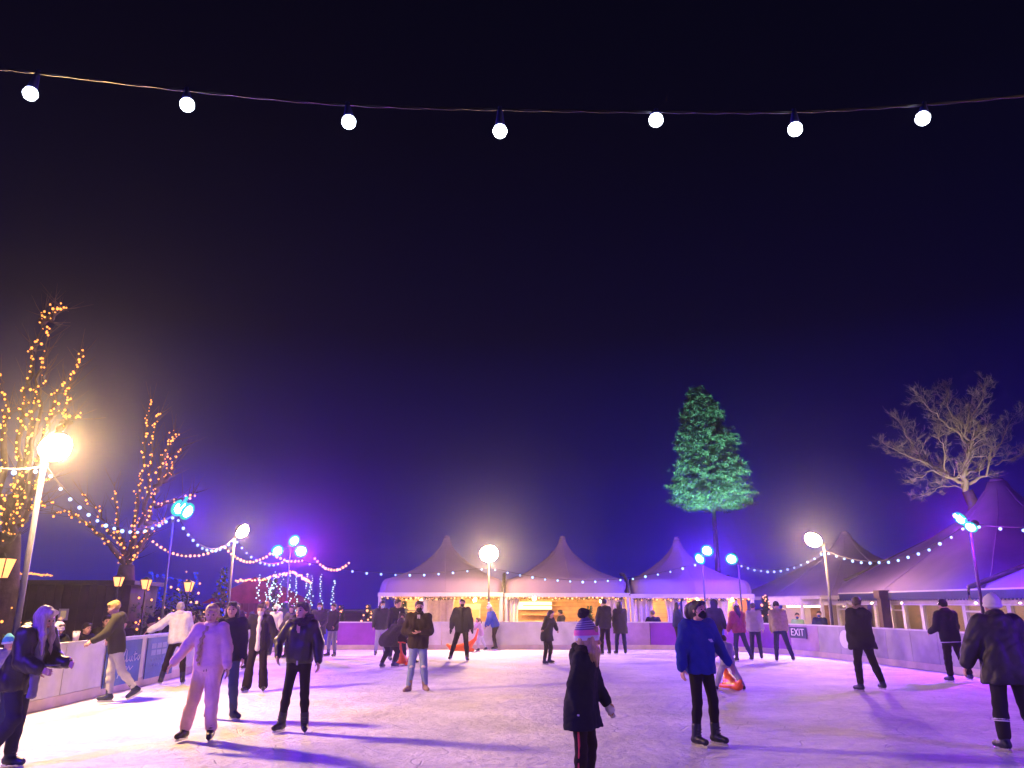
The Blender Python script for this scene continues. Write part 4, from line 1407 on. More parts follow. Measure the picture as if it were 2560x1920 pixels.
# ------------------------------------------------------------------ green lit conifer and bare tree behind the tents
def big_conifer():
    rg = random.Random(77)
    x, y, h = 13.0, 50.0, 16.2
    dark = mat('dark_trunk', (0.012, 0.010, 0.010), 0.9, 0.2, 4)
    root = thing('conifer', 'tall conifer lit green, floating above the tents in the night sky', 'tree', (x, y, ZG))
    m_ = MB(); m_.tube([(0, 0, 0), (0, 0, h * .5), (0, 0, h * .97)], [0.20, 0.14, 0.03], 10); m_.build('trunk', dark, root, True)
    m_ = MB()
    def clump(c, r, n_, dr):
        for _ in range(n_):
            p = c + Vector((rg.gauss(0, r * .5), rg.gauss(0, r * .5), rg.gauss(0, r * .28)))
            d = (dr * rg.uniform(.3, 1) + Vector((rg.uniform(-.6, .6), rg.uniform(-.6, .6), rg.uniform(-.5, .35)))).normalized() * rg.uniform(.07, .15)
            w = d.cross(Vector((rg.uniform(-.4, .4), rg.uniform(-.4, .4), 1))).normalized() * rg.uniform(.016, .032)
            m_.add([p - w, p + w, p + d + w * .4, p + d - w * .4], [(0, 1, 2, 3)])
    lean = 0
    for i in range(900):
        t = rg.random() ** 0.85                       # 0 at the crown base, 1 at the tip
        z = 8.1 + (h - 8.3) * t
        env = 3.0 * (1 - t) ** 0.72 + 0.36
        env *= (0.84 + 0.10 * math.sin(z * 3.1 + 1.3 * math.sin(i)) + rg.uniform(-.10, .14)) * min(1.0, 0.45 + t * 4.5)
        a = rg.uniform(0, 6.283)
        dr = Vector((math.cos(a), math.sin(a), -0.28))
        L = env
        s0 = rg.choice((.35, .55, .75))
        off = Vector((-0.55 * t * t, 0, 0))
        for k_ in range(5):
            u = s0 + (1 - s0) * k_ / 4
            c = Vector((0, 0, z)) + off + Vector((dr.x * L * u, dr.y * L * u, -0.30 * L * u + 0.12 * L * u * u))
            clump(c, 0.22 + .10 * (1 - u), 30, dr)
    m_.build('foliage', mat('conifer_needles', (0.085, 0.12, 0.09), 0.85, 0.35, 1.2, spec=0.1), root)
big_conifer()

def spot(label, loc, target, col, power, ang, blend, lens):
    root = thing('tree_spotlight', label, 'spotlight', loc, 0, 'spotlights aimed up at the trees')
    d = (Vector(target) - Vector(loc)).normalized()
    q = d.to_track_quat('Z', 'Y').to_matrix()
    m_ = MB(); m_.tube([Vector((0, 0, ZG - loc[2])), Vector((0, 0, -.1))], .05, 8); m_.build('post', DARKM, root)
    m_ = MB(); m_.tube([-d * .25, d * .0], .14, 12); m_.build('housing', DARKM, root)
    m_ = MB(); m_.tube([d * .002, d * .012], .12, 12); m_.build('lens', glow('tree_lens_' + lens, col, 3), root)
    ld = bpy.data.lights.new('tree_spotlight_beam', 'SPOT')
    ld.energy = power
    ld.color = col
    ld.spot_size = ang
    ld.spot_blend = blend
    ld.shadow_soft_size = 0.08
    lo_ = bpy.data.objects.new('tree_spotlight_beam', ld)
    COL.objects.link(lo_)
    lo_.location = Vector(loc) + d * 0.05
    lo_.rotation_euler = d.to_track_quat('-Z', 'Y').to_euler()
spot('green spotlight behind the tents aimed at the conifer', (11.0, 40.5, 3.0), (12.8, 50, 12.6), (0.34, 1.0, 0.62), 80000, R(46), 0.55, 'green')
spot('cool white spotlight behind the marquee aimed at the bare tree', (21.5, 35.3, 3.2), (22.6, 40.0, 12.2), (1.0, 0.84, 0.66), 3600, R(70), 0.8, 'white')

def bare_tree():
    rg = random.Random(5)
    Y = 40.0
    o = atY(2418, 1227, Y)
    root = thing('tree', 'spreading leafless tree lit pale against the night above the right marquee', 'tree', (o.x, Y, ZG))
    base = Vector((o.x, Y, ZG))
    m_ = MB()
    m_.tube([(0, 0, 0), (0, 0, o.z - ZG - 2.2), Vector((0.25, 0, o.z - ZG - .8)), o - base], [0.42, 0.34, 0.30, 0.26], 12)
    m_.build('trunk', BARK, root, True)
    b_ = MB()
    def grow(p, d, L, r, lev):
        n_ = 5
        pts, rad = [p], [r]
        q = p
        for i in range(n_):
            d = (d + Vector((rg.gauss(0, .20), rg.gauss(0, .20), rg.gauss(0.03, .16)))).normalized()
            q = q + d * L / n_
            pts.append(q)
            rad.append(max(0.005, r * (1 - 0.75 * (i + 1) / n_)))
        b_.tube([x - base for x in pts], rad, 7 if lev < 2 else 4)
        if lev < 4:
            for _ in range((3, 4, 5, 4)[lev]):
                k_ = rg.randint(2, n_)
                nd = (d + Vector((rg.uniform(-1, 1), rg.uniform(-1, 1), rg.uniform(-.35, .75))) * (0.85 + .1 * lev)).normalized()
                grow(pts[k_], nd, L * rg.uniform(.5, .72), rad[k_] * rg.uniform(.5, .7), lev + 1)
    def limb(px, r, ext, dy):
        """a main limb read off the photo, then its own twigs"""
        pts = [atY(x, y, Y + dy * i / len(px)) for i, (x, y) in enumerate(px)]
        sub = []
        for a, c in zip(pts, pts[1:]):
            for j in range(3):
                sub.append(a.lerp(c, j / 3) + Vector((rg.gauss(0, .05), rg.gauss(0, .08), rg.gauss(0, .05))))
        sub.append(pts[-1])
        n_ = len(sub)
        rad = [max(.018, r * .6 * (1 - .88 * i / n_)) for i in range(n_)]
        b_.tube([x - base for x in sub], rad, 8)
        for i in range(2, n_):
            d = (sub[i] - sub[i - 1]).normalized()
            for _ in range(2):
                nd = (d + Vector((rg.uniform(-1, 1), rg.uniform(-1, 1), rg.uniform(-.35, .8))) * .95).normalized()
                grow(sub[i], nd, ext * rg.uniform(.4, .72), min(.045, rad[i] * .40), 2)
    def zz(l): return [(x / 3.318 + 1900, y / 3.318 + 940) for x, y in l]
    limb(zz([(1735, 985), (1690, 840), (1720, 720), (1740, 640), (1720, 500), (1700, 450), (1740, 260)]), .26, 1.5, -.8)
    limb(zz([(1720, 930), (1650, 880), (1540, 800), (1400, 730), (1310, 660), (1240, 540), (1160, 400)]), .20, 1.3, .9)
    limb(zz([(1400, 735), (1280, 690), (1150, 630), (1040, 570)]), .09, 1.0, .3)
    limb(zz([(1710, 560), (1640, 470), (1520, 380), (1420, 280), (1360, 220)]), .12, 1.2, -.9)
    limb(zz([(1690, 830), (1560, 840), (1440, 780), (1330, 830), (1260, 880)]), .10, .9, -.6)
    limb(zz([(1730, 560), (1800, 500), (1910, 430)]), .10, 1.2, .8)
    limb(zz([(1700, 820), (1830, 760), (1930, 660), (1990, 560), (2080, 370)]), .13, 1.3, 1.0)
    limb(zz([(1750, 900), (1870, 830), (1920, 600)]), .16, 1.1, -1.2)
    limb(zz([(1960, 740), (2060, 690), (2180, 650)]), .06, .9, .3)
    limb(zz([(1720, 480), (1600, 330), (1540, 230), (1560, 110)]), .09, 1.0, .6)
    limb(zz([(1730, 480), (1760, 330), (1850, 180), (1860, 90)]), .09, 1.0, -.4)
    limb(zz([(1540, 800), (1520, 600), (1480, 520), (1540, 470)]), .08, .9, -.9)
    limb(zz([(1720, 950), (1560, 900), (1440, 960), (1330, 1000)]), .06, .8, .5)
    b_.build('branches', mat('pale_tree_bark', (0.34, 0.28, 0.20), 0.85, 0.25, 3), root, True)
bare_tree()
# ------------------------------------------------------------------ people
def V(*a): return np.array(a, float)
def unit(v): return v / max(np.linalg.norm(v), 1e-9)
def limb_dir(side, out, fwd):
    o, f = R(out), R(fwd)
    return V(side * math.sin(o), -math.sin(f) * math.cos(o), -math.cos(f) * math.cos(o))

SKIN = mat('skin', (0.52, 0.30, 0.22), 0.5, 0.08, 10, 0.1, 60)
EYE = mat('eye_dark', (0.03, 0.02, 0.02), 0.25, 0.1, 5)
LIP = mat('lips', (0.36, 0.09, 0.09), 0.45, 0.1, 8)
BLADE = mat('steel_blade', (0.55, 0.55, 0.58), 0.25, 0.05, 5, metal=1.0)
BLACK, CHAR, NAVYC = (0.012, 0.012, 0.015), (0.035, 0.034, 0.036), (0.014, 0.018, 0.05)

def person(label, px=None, pos=None, z0=0.0, H=1.68, yaw=0, lean=(0, 0), la=(12, 5, 8, 20), ra=(12, 5, 8, 20), ll=(5, 3, 4, -3), rl=(5, 3, 4, -3),
           head=(0, 0), hs=1.06, bw=1.0, top=None, bottom=None, hair=None, hat=None, mask=None, feet='skate', fcol=BLACK, extras=(), group=None, face=True, gloves=None):
    if pos is None:
        g = ground(px[0], px[1], z0)
        X, Y = g.x, g.y
    else:
        X, Y = pos
    dist = math.hypot(X, Y)
    vox = min(0.028, max(0.009, dist * 0.00092))
    s = H / 1.75
    root = thing('person', label, 'person', (X, Y, z0), R(yaw), group)
    seed = int(abs(X * 977 + Y * 131)) % 9999
    jr = random.Random(seed)
    if dist > 15:
        la = tuple(v + jr.uniform(-5, 5) for v in la)
        ra = tuple(v + jr.uniform(-5, 5) for v in ra)
        ll = tuple(v + jr.uniform(-2, 2) for v in ll[:4]) + tuple(ll[4:])
        head = (head[0] + jr.uniform(-10, 10), head[1] + jr.uniform(-5, 3))
    # ---- skeleton, local frame: +x the person's left, -y forward
    f, g = R(lean[0]), R(lean[1])
    up = V(math.sin(g), -math.sin(f) * math.cos(g), math.cos(f) * math.cos(g))
    ax = unit(V(1, 0, 0) - up * up[0])
    fw = np.cross(ax, up)                     # torso forward
    fw = fw if fw[1] < 0 else -fw
    P0 = V(0, 0, 0)
    def T(a, u, c=0.0): return P0 + ax * (a * s) + up * (u * s) + fw * (c * s)
    neck = T(0, 0.545, 0.01)
    sh = {1: T(0.165 * bw, 0.50), -1: T(-0.165 * bw, 0.50)}
    hip = {1: V(0.085 * s, 0, 0), -1: V(-0.085 * s, 0, 0)}
    arms, legs = {1: la, -1: ra}, {1: ll, -1: rl}
    J = {}
    for sd in (1, -1):
        a = arms[sd]
        el = sh[sd] + limb_dir(sd, a[0], a[1]) * 0.285 * s
        dh = limb_dir(sd, a[2], a[3])
        wr = el + dh * 0.245 * s
        l = legs[sd]
        kn = hip[sd] + limb_dir(sd, l[0], l[1]) * 0.435 * s
        an = kn + limb_dir(sd, l[2], l[3]) * 0.405 * s
        ty = R(l[4]) if len(l) > 4 else R(12)
        tp = R(l[5]) if len(l) > 5 else 0.0
        td = V(sd * math.sin(ty) * math.cos(tp), -math.cos(ty) * math.cos(tp), math.sin(tp))
        J[sd] = dict(el=el, wr=wr, dh=dh, kn=kn, an=an, td=td)
    sole = (0.125 if feet == 'skate' else 0.085) * (s if s < 1 else 1)
    zmin = min(J[sd]['an'][2] + min(0, J[sd]['td'][2] * 0.15 * s) for sd in (1, -1))
    off = -V((J[1]['an'][0] + J[-1]['an'][0]) / 2, (J[1]['an'][1] + J[-1]['an'][1]) / 2, zmin - sole)
    P0 = P0 + off
    neck = neck + off
    for sd in (1, -1):
        sh[sd], hip[sd] = sh[sd] + off, hip[sd] + off
        for k_ in ('el', 'wr', 'kn', 'an'):
            J[sd][k_] = J[sd][k_] + off
    # ---- head frame
    hy_, hp = R(head[0]), R(head[1])
    hf = unit(V(math.sin(hy_) * math.cos(hp), -math.cos(hy_) * math.cos(hp), math.sin(hp)))
    hl = unit(np.cross(hf, V(0, 0, 1)))
    hl = hl if True else hl
    hu = np.cross(hl, hf)
    if hu[2] < 0: hu = -hu
    hl = np.cross(hf, hu) * 1.0
    q = s * hs
    hc = neck + unit(up * 0.7 + V(0, 0, .3)) * 0.115 * s + hu * 0.035 * q + hf * 0.018 * q
    def Hd(a, b, c): return hc + hl * (a * q) + hf * (b * q) + hu * (c * q)      # left, forward, up in head units
    HA = [hl, hf, hu]
    # ---- body: one continuous surface
    B = Sdf()
    for sd in (1, -1):
        B.cone(T(.07 * sd, -.02), T(.062 * sd, .17), .105 * s, .088 * s, .05)
        B.cone(T(.062 * sd, .17), T(.075 * sd * bw, .38, .01), .088 * s, .10 * s, .05)
        B.cone(T(.05 * sd * bw, .47), sh[sd], .07 * s, .052 * s, .05)
        B.cone(sh[sd], J[sd]['el'], .050 * s, .040 * s, .03)
        B.cone(J[sd]['el'], J[sd]['wr'], .041 * s, .027 * s, .02)
        B.cone(hip[sd], J[sd]['kn'], .083 * s, .054 * s, .04)
        cm = J[sd]['kn'] + (J[sd]['an'] - J[sd]['kn']) * .35
        B.cone(J[sd]['kn'], cm, .052 * s, .054 * s, .03).cone(cm, J[sd]['an'], .053 * s, .036 * s, .03)
        dn0 = unit(V(0, 0, 1) - J[sd]['td'] * J[sd]['td'][2])
        B.cone(J[sd]['an'] - dn0 * .03 * s, J[sd]['an'] - dn0 * .05 * s + J[sd]['td'] * .13 * s, .032 * s, .022 * s, .02)
        # hand: flat palm, four bent fingers, thumb from the side
        dh = J[sd]['dh']
        ac = fw - dh * (fw @ dh)
        ac = unit(ac) if np.linalg.norm(ac) > .25 else unit(np.cross(dh, V(sd, 0, 0.01)))
        pn = unit(np.cross(dh, ac))
        inner = -sd * ax
        if pn @ inner < 0: pn = -pn
        wr = J[sd]['wr']
        for o_ in (-.022, 0, .022):
            B.cone(wr + ac * o_ * .5 * s + dh * .01 * s, wr + ac * o_ * s + dh * .085 * s, .017 * s, .0155 * s, .012)
        for i, (o_, L) in enumerate(((.034, .068), (.0115, .080), (-.0115, .074), (-.034, .056))):
            b0 = wr + ac * o_ * .85 * s + dh * .085 * s
            b1 = b0 + (dh * .93 + pn * .30 + ac * o_ * 2.0) * L * .55 * s
            b2 = b1 + (dh * .70 + pn * .70) * L * .50 * s
            B.cone(b0, b1, .0098 * s, .0092 * s, .004).cone(b1, b2, .0092 * s, .0078 * s, .004)
        t0 = wr + ac * .028 * s + dh * .025 * s
        t1 = t0 + (ac * .75 + dh * .65 + pn * .25) * .045 * s
        B.cone(t0, t1, .014 * s, .0105 * s, .008).cone(t1, t1 + (ac * .25 + dh * .9 + pn * .4) * .032 * s, .0105 * s, .0085 * s, .004)
    B.cone(neck - up * .06 * s, Hd(0, -.02, -.04), .056 * s, .050 * s, .03)
    B.ball(Hd(0, -.012, .028), (.073 * q, .092 * q, .088 * q), .02, ax=HA)
    B.cone(Hd(0, .028, -.005), Hd(0, .050, -.082), .060 * q, .030 * q, .03)
    B.cone(Hd(.028, .035, -.02), Hd(.018, .045, -.07), .040 * q, .028 * q, .02).cone(Hd(-.028, .035, -.02), Hd(-.018, .045, -.07), .040 * q, .028 * q, .02)
    if face:
        B.cone(Hd(0, .080, .018), Hd(0, .103, -.022), .009 * q, .0145 * q, .010)
        B.cone(Hd(-.015, .082, -.056), Hd(.015, .082, -.056), .010 * q, .010 * q, .010)
        for sd in (1, -1):
            B.ball(Hd(.031 * sd, .098, .012), .017 * q, .012, True)
            B.cone(Hd(.014 * sd, .083, .034), Hd(.046 * sd, .072, .032), .009 * q, .008 * q, .012)
    for sd in (1, -1):
        B.ball(Hd(.074 * sd, -.008, .002), (.012 * q, .020 * q, .030 * q), .008, ax=HA)
    B.mesh('body', vox, SKIN, root)
    if face and dist < 20 and not (hat and hat.get('low')):
        for sd in (1, -1):
            m_ = MB(); m_.sphere(Hd(.031 * sd, .0835, .012), .0125 * q, 10, 6, (1.1, .6, .7)); m_.build('eye', EYE, root, True)
            m_ = MB(); m_.tube([Hd(.016 * sd, .092, .036), Hd(.032 * sd, .090, .041), Hd(.046 * sd, .080, .036)], .004 * q, 6); m_.build('eyebrow', cloth((hair or {}).get('col', CHAR), kind='hair'), root, True)
        if not mask:
            m_ = MB(); m_.sphere(Hd(0, .0905, -.054), .020 * q, 12, 6, (1.05, .30, .40), Matrix([list(hl), list(hf), list(hu)]).transposed()); m_.build('lips', LIP, root, True)
    # ---- upper garment
    tp_ = dict(kind='jacket', col=CHAR, puff=.026, hem=-.10, fab='cloth', wob=.007, sleeve=.95)
    tp_.update(top or {})
    pf, hem = tp_['puff'], tp_['hem']
    Tm = cloth(tp_['col'], kind=tp_['fab'])
    K = Sdf()
    for sd in (1, -1):
        K.cone(T(.068 * sd, min(hem + .10, .05)), T(.064 * sd, .18), (.103 + pf) * s, (.094 + pf) * s, .05)
        K.cone(T(.064 * sd, .18), T(.078 * sd * bw, .40, .01), (.094 + pf) * s, (.098 + pf) * s, .05)
        K.cone(T(.05 * sd * bw, .475), sh[sd], (.066 + pf * .6) * s, (.052 + pf * .7) * s, .04)
        if hem < -.14:       # coat skirt follows the thighs
            tk = hip[sd] + (J[sd]['kn'] - hip[sd]) * min(1.15, (-hem + .04) / .435)
            fl = tp_.get('flare', .03)
            K.cone(hip[sd] + V(0, 0, .02), tk, (.105 + pf) * s, (.085 + pf + fl) * s, .09)
        elif hem < -.03:
            K.cone(T(.06 * sd, .05), T(.062 * sd, hem - .02), (.103 + pf) * s, (.102 + pf) * s, .05)
    hpt = T(0, hem) if hem >= -.14 else T(0, 0) + V(0, 0, hem * s)
    K.cut(hpt, -up if hem >= -.14 else V(0, 0, -1))
    for sd in (1, -1):
        K.cone(sh[sd], J[sd]['el'], (.053 + pf * .9) * s, (.043 + pf) * s, .035)
        we = J[sd]['el'] + (J[sd]['wr'] - J[sd]['el']) * tp_['sleeve']
        K.cone(J[sd]['el'], we, (.044 + pf) * s, (.031 + pf * .75) * s, .02)
        if tp_.get('cuff'):
            K.cone(we - J[sd]['dh'] * .03 * s, we, (.036 + pf * .8) * s, (.034 + pf * .5) * s, .01)
    col_h = tp_.get('collar', .025)
    n_ = 10
    ring = [neck + (ax * math.cos(2 * math.pi * i / n_) * .062 + fw * (math.sin(2 * math.pi * i / n_) * .062 - .004) + up * (col_h - .015 * math.sin(2 * math.pi * i / n_))) * s for i in range(n_ + 1)]
    K.chain(ring, [tp_.get('collar_r', .022) * s] * (n_ + 1), .02)
    if tp_.get('hood'):
        K.cone(T(-.06, .53, -.10), T(.06, .53, -.10), .062 * s, .062 * s, .05)
        K.cone(T(0, .56, -.09), T(0, .44, -.12), .06 * s, .05 * s, .04)
    if tp_.get('hoodup'):
        K.ball(Hd(0, -.022, .035), (.108 * q, .118 * q, .122 * q), .03, ax=HA)
        K.cone(Hd(0, -.03, -.07), neck, .095 * q, .09 * s, .04)
        K.ball(Hd(0, .12, .005), (.076 * q, .12 * q, .092 * q), .02, True, ax=HA)
    K.mesh({'coat': 'coat', 'sweater': 'jumper'}.get(tp_['kind'], 'jacket'), vox * 1.1, Tm, root, tp_['wob'], 22, seed)
    if tp_.get('open'):      # pale front of the garment worn under an open jacket
        K = Sdf()
        K.cone(T(0, hem + .02, .085 + pf), T(0, .30, .083 + pf), .052 * s, .050 * s, .03).cone(T(0, .30, .083 + pf), T(0, .50, .064 + pf), .05 * s, .046 * s, .03)
        K.cone(T(0, .50, .064 + pf * .8), neck + up * .03 * s + fw * .02 * s, .036 * s, .052 * s, .03)
        K.mesh('jumper', vox, cloth(tp_['open']), root, .004, 26, seed + 1)
    if tp_.get('fur'):
        K = Sdf()
        if tp_.get('hoodup'):
            n2 = 14
            rg_ = [Hd(.088 * math.cos(2 * math.pi * i / n2), .062, .005 + .105 * math.sin(2 * math.pi * i / n2)) for i in range(n2 + 1)]
            K.chain(rg_, [.030 * q] * (n2 + 1), .02)
        else:
            n2 = 12
            rg_ = [neck + (ax * math.cos(2 * math.pi * i / n2) * .10 + fw * math.sin(2 * math.pi * i / n2) * .085 + up * (.035 - .03 * math.sin(2 * math.pi * i / n2)) - fw * .02) * s for i in range(n2 + 1)]
            K.chain(rg_, [tp_.get('fur_r', .036) * s] * (n2 + 1), .02)
        K.mesh('fur_trim', vox, cloth(tp_['fur'], kind='fur'), root, .014, 55, seed + 2)
    if tp_.get('belt'):
        m_ = MB()
        n2 = 20
        rr = .104 + pf + .012
        m_.tube([T(math.cos(2 * math.pi * i / n2) * (rr + .062), .0 + tp_.get('belt_u', -.02), math.sin(2 * math.pi * i / n2) * rr) for i in range(n2 + 1)], .012 * s, 6)
        m_.build('hem_band', cloth(tp_['belt']), root, True)
    # ---- trousers
    bt = dict(col=BLACK, fit=.012, flare=0.0, fab='cloth', wob=.004)
    bt.update(bottom or {})
    ft = bt['fit']
    K = Sdf()
    for sd in (1, -1):
        K.cone(T(.066 * sd, -.03), T(.062 * sd, .10), (.105 + ft) * s, (.096 + ft) * s, .05)
        kn, an = J[sd]['kn'], J[sd]['an']
        e = kn + (an - kn) * bt.get('len', .84)
        K.cone(hip[sd], kn, (.086 + ft) * s, (.056 + ft) * s, .03)
        cm = kn + (e - kn) * .4
        K.cone(kn, cm, (.055 + ft) * s, (.054 + ft + bt['flare'] * .4) * s, .03).cone(cm, e + (an - kn) * .03, (.054 + ft + bt['flare'] * .4) * s, (.045 + ft + bt['flare']) * s, .03)
    K.mesh('trousers', vox * 1.05, cloth(bt['col'], kind=bt['fab']), root, bt['wob'], 24, seed + 3)
    if bt.get('stripe'):
        for sd in (1, -1):
            m_ = MB()
            a, b_, c = hip[sd], J[sd]['kn'], J[sd]['kn'] + (J[sd]['an'] - J[sd]['kn']) * .8
            o_ = V(sd, 0, 0)
            pts = []
            for t in np.linspace(0.1, 1, 6): pts.append(a + (b_ - a) * t + o_ * (.086 + ft - .03 * t) * s)
            for t in np.linspace(.2, 1, 5): pts.append(b_ + (c - b_) * t + o_ * (.056 + ft - .008 * t) * s)
            m_.tube(pts, .013 * s, 6)
            m_.build('side_stripe', cloth(bt['stripe']), root, True)
    if bt.get('rings'):
        for sd in (1, -1):
            kn, an = J[sd]['kn'], J[sd]['an']
            d = unit(an - kn)
            a1 = unit(np.cross(d, V(0, 1, 0)))
            b1 = np.cross(d, a1)
            for t in (.42, .47):
                c = kn + (an - kn) * t
                m_ = MB()
                m_.tube([c + (a1 * math.cos(x) + b1 * math.sin(x)) * (.060 + ft) * s for x in np.linspace(0, 2 * math.pi, 21)], .008, 6)
                m_.build('reflective_stripe', cloth((0.75, 0.75, 0.75)), root, True)
    if bt.get('rips'):
        for sd in (1, -1):
            K = Sdf()
            K.ball(J[sd]['kn'] + V(0, -(.055 + ft) * s, -.02 * s), (.045 * s, .018 * s, .030 * s), .01)
            K.mesh('ripped_knee', vox, cloth((0.62, 0.55, 0.52)), root, .004, 60, seed + 4)
    # ---- boots
    Fm = cloth(fcol, kind='leather')
    for sd in (1, -1):
        an, td, kn = J[sd]['an'], J[sd]['td'], J[sd]['kn']
        shk = unit(kn - an)
        zz = V(0, 0, 1)
        dn = unit(zz - td * (td @ zz))          # sole normal
        K = Sdf()
        K.cone(an - dn * .02 * s, an + shk * .125 * s, .056 * s, .062 * s, .02)
        K.cone(an - dn * .045 * s - td * .035 * s, an - dn * .045 * s + td * .06 * s, .047 * s, .047 * s, .02)
        K.cone(an - dn * .04 * s + td * .05 * s, an - dn * .056 * s + td * .165 * s, .047 * s, .038 * s, .02)
        nm = 'ice_skate' if feet == 'skate' else 'boot'
        b_ = K.mesh(nm, vox, Fm, root)
        if feet == 'skate' and b_:
            m_ = MB()
            ac = np.cross(dn, td)
            lowest = an - dn * (sole - .004)
            base = an - dn * .085 * s
            def slab(t0, t1, ztop, zbot, w):
                vs = []
                for zc in (zbot, ztop):
                    for t, ww in ((t0, -w), (t1, -w), (t1, w), (t0, w)):
                        vs.append(an + td * t * s - dn * zc + ac * ww)
                m_.add(vs, [(3, 2, 1, 0), (4, 5, 6, 7), (0, 1, 5, 4), (1, 2, 6, 5), (2, 3, 7, 6), (3, 0, 4, 7)])
            zt_, zb_ = .070 * s, sole - .002
            slab(-.085, .195, zt_ + (zb_ - zt_) * .45, zb_, .006)
            slab(-.06, -.015, zt_, zt_ + (zb_ - zt_) * .6, .018)
            slab(.085, .14, zt_, zt_ + (zb_ - zt_) * .6, .018)
            m_.build('blade', BLADE, b_)
            if dist < 13:
                m_ = MB()
                for i in range(3):
                    c = an + shk * (.01 + .035 * i) * s + td * .052 * s
                    m_.tube([c - ac * .038 * s, c + td * .012 * s, c + ac * .038 * s], .009 * s, 6)
                m_.build('buckle_strap', cloth((0.10, 0.10, 0.12)), b_, True)
    # ---- gloves
    if gloves:
        for sd in (1, -1):
            K = Sdf()
            wr, dh = J[sd]['wr'], J[sd]['dh']
            K.cone(wr - dh * .02 * s, wr + dh * .07 * s, .034 * s, .040 * s, .02).cone(wr + dh * .07 * s, wr + dh * .15 * s, .040 * s, .030 * s, .02)
            ac = unit(np.cross(dh, V(0.3, 0.2, 1)))
            for o_ in (-.03, -.01, .01, .03):
                K.cone(wr + dh * .09 * s + ac * o_ * s, wr + dh * .17 * s + ac * o_ * 1.1 * s, .014 * s, .012 * s, .006)
            K.cone(wr + dh * .03 * s + fw * .03 * s, wr + dh * .08 * s + fw * .06 * s, .015 * s, .013 * s, .01)
            K.mesh('glove', vox, cloth(gloves), root)
    # ---- hair
    if hair:
        hm = cloth(hair['col'], kind='hair')
        kind = hair.get('kind', 'short')
        K = Sdf()
        if not (hat or tp_.get('hoodup')) or kind not in ('short',):
            K.ball(Hd(0, -.022, .040), (.084 * q, .098 * q, .090 * q), .02, ax=HA)
            if kind != 'short':
                K.ball(Hd(0, -.04, .0), (.080 * q, .070 * q, .085 * q), .03, ax=HA)
            K.cone(Hd(.03, .062, .095), Hd(-.05, .05, .09), .026 * q, .024 * q, .03)
            K.ball(Hd(0, .145, -.012), (.075 * q, .105 * q, .088 * q), .02, True, ax=HA)
        if kind == 'long':
            for a, b_, c, L in ((-.065, -.03, -.03, .34), (.065, -.03, -.03, .34), (-.035, -.075, -.03, .38), (.035, -.075, -.03, .38), (0, -.085, -.02, .38)):
                p0 = Hd(a, b_, c)
                p1 = p0 + (-up * L * hair.get('len', 1.0) * .5 - fw * .035) * s
                p2 = p0 + (-up * L * hair.get('len', 1.0)) * s - fw * .05 * s
                K.cone(p0, p1, .034 * q, .034 * s, .03).cone(p1, p2, .034 * s, .018 * s, .03)
        if kind == 'front':      # long hair falling forward past the face
            LL = hair.get('len', 1.0)
            for a, b_, c, L, fo in ((-.072, .0, .02, .42, .06), (.072, .0, .02, .42, .06), (-.070, .035, .01, .40, .10), (.070, .035, .01, .40, .10), (0, -.085, .0, .34, -.02), (-.05, -.06, .0, .38, .0), (.05, -.06, .0, .38, .0)):
                p0 = Hd(a, b_, c)
                p2 = p0 + V(0, 0, -L * LL * s) + V(0, -fo * .5, 0) * s
                pm = (p0 + p2) / 2 + V(0, -.012, 0)
                K.cone(p0, pm, .022 * q, .029 * s, .035).cone(pm, p2, .029 * s, .009 * s, .03)
        if kind == 'pony':
            p0 = Hd(0, -.12, .06)
            K.cone(Hd(0, -.09, .06), p0, .03 * q, .032 * q, .02).cone(p0, p0 - up * .16 * s - fw * .05 * s, .036 * q, .034 * s, .02).cone(p0 - up * .16 * s - fw * .05 * s, p0 - up * .30 * s - fw * .02 * s, .034 * s, .012 * s, .02)
        if kind == 'bun':
            K.ball(Hd(0, -.11, .075), .045 * q, .02)
        if kind == 'puff':
            K.ball(Hd(hair.get('dx', 0), -.12, -.01), (.085 * q, .075 * q, .10 * q), .03, ax=HA)
        if kind == 'bob':
            for a in (-.07, .07):
                K.cone(Hd(a, -.02, .0), Hd(a * 1.05, -.01, -.10), .032 * q, .028 * q, .03)
            K.cone(Hd(0, -.08, 0), Hd(0, -.075, -.10), .06 * q, .04 * q, .03)
        K.mesh('hair', vox, hm, root, .005, 45, seed + 5) if K.p else None
        if kind == 'plait':
            K = Sdf()
            p0 = Hd(-.06, -.03, -.03)
            p1 = T(-.10, .44, .11)
            p2 = T(-.10, .30, .20)
            p3 = T(-.098, .05, .175)
            path = []
            for t in np.linspace(0, 1, 15):
                a = (1 - t) ** 3 * p0 + 3 * (1 - t) ** 2 * t * p1 + 3 * (1 - t) * t * t * p2 + t ** 3 * p3
                path.append(a)
            for i, p in enumerate(path):
                K.ball(p + ax * ((-1) ** i) * .008 * s, (.034 - .0010 * i) * s, .02)
            K.mesh('plait', vox * .8, hm, root, .003, 80, seed + 6)
    # ---- hat
    if hat and hat.get('rings'):
        m_ = MB()
        cols = hat['rings']
        n2, vs, fs, mi = 28, [], [], []
        for j, (zc, rr, ci) in enumerate(cols):
            for i in range(n2):
                t = 2 * math.pi * i / n2
                rip = 1 + .012 * math.cos(t * 14)
                vs.append(Hd(math.cos(t) * rr * rip * .93, -.016 - zc * .16 + math.sin(t) * rr * rip * 1.06, zc + .012 * math.sin(t)))
        for j in range(len(cols) - 1):
            for i in range(n2):
                fs.append((j * n2 + i, j * n2 + (i + 1) % n2, (j + 1) * n2 + (i + 1) % n2, (j + 1) * n2 + i))
                mi.append(cols[j][2])
        fs.append(tuple((len(cols) - 1) * n2 + i for i in range(n2)))
        mi.append(cols[-1][2])
        m_.add(vs, fs)
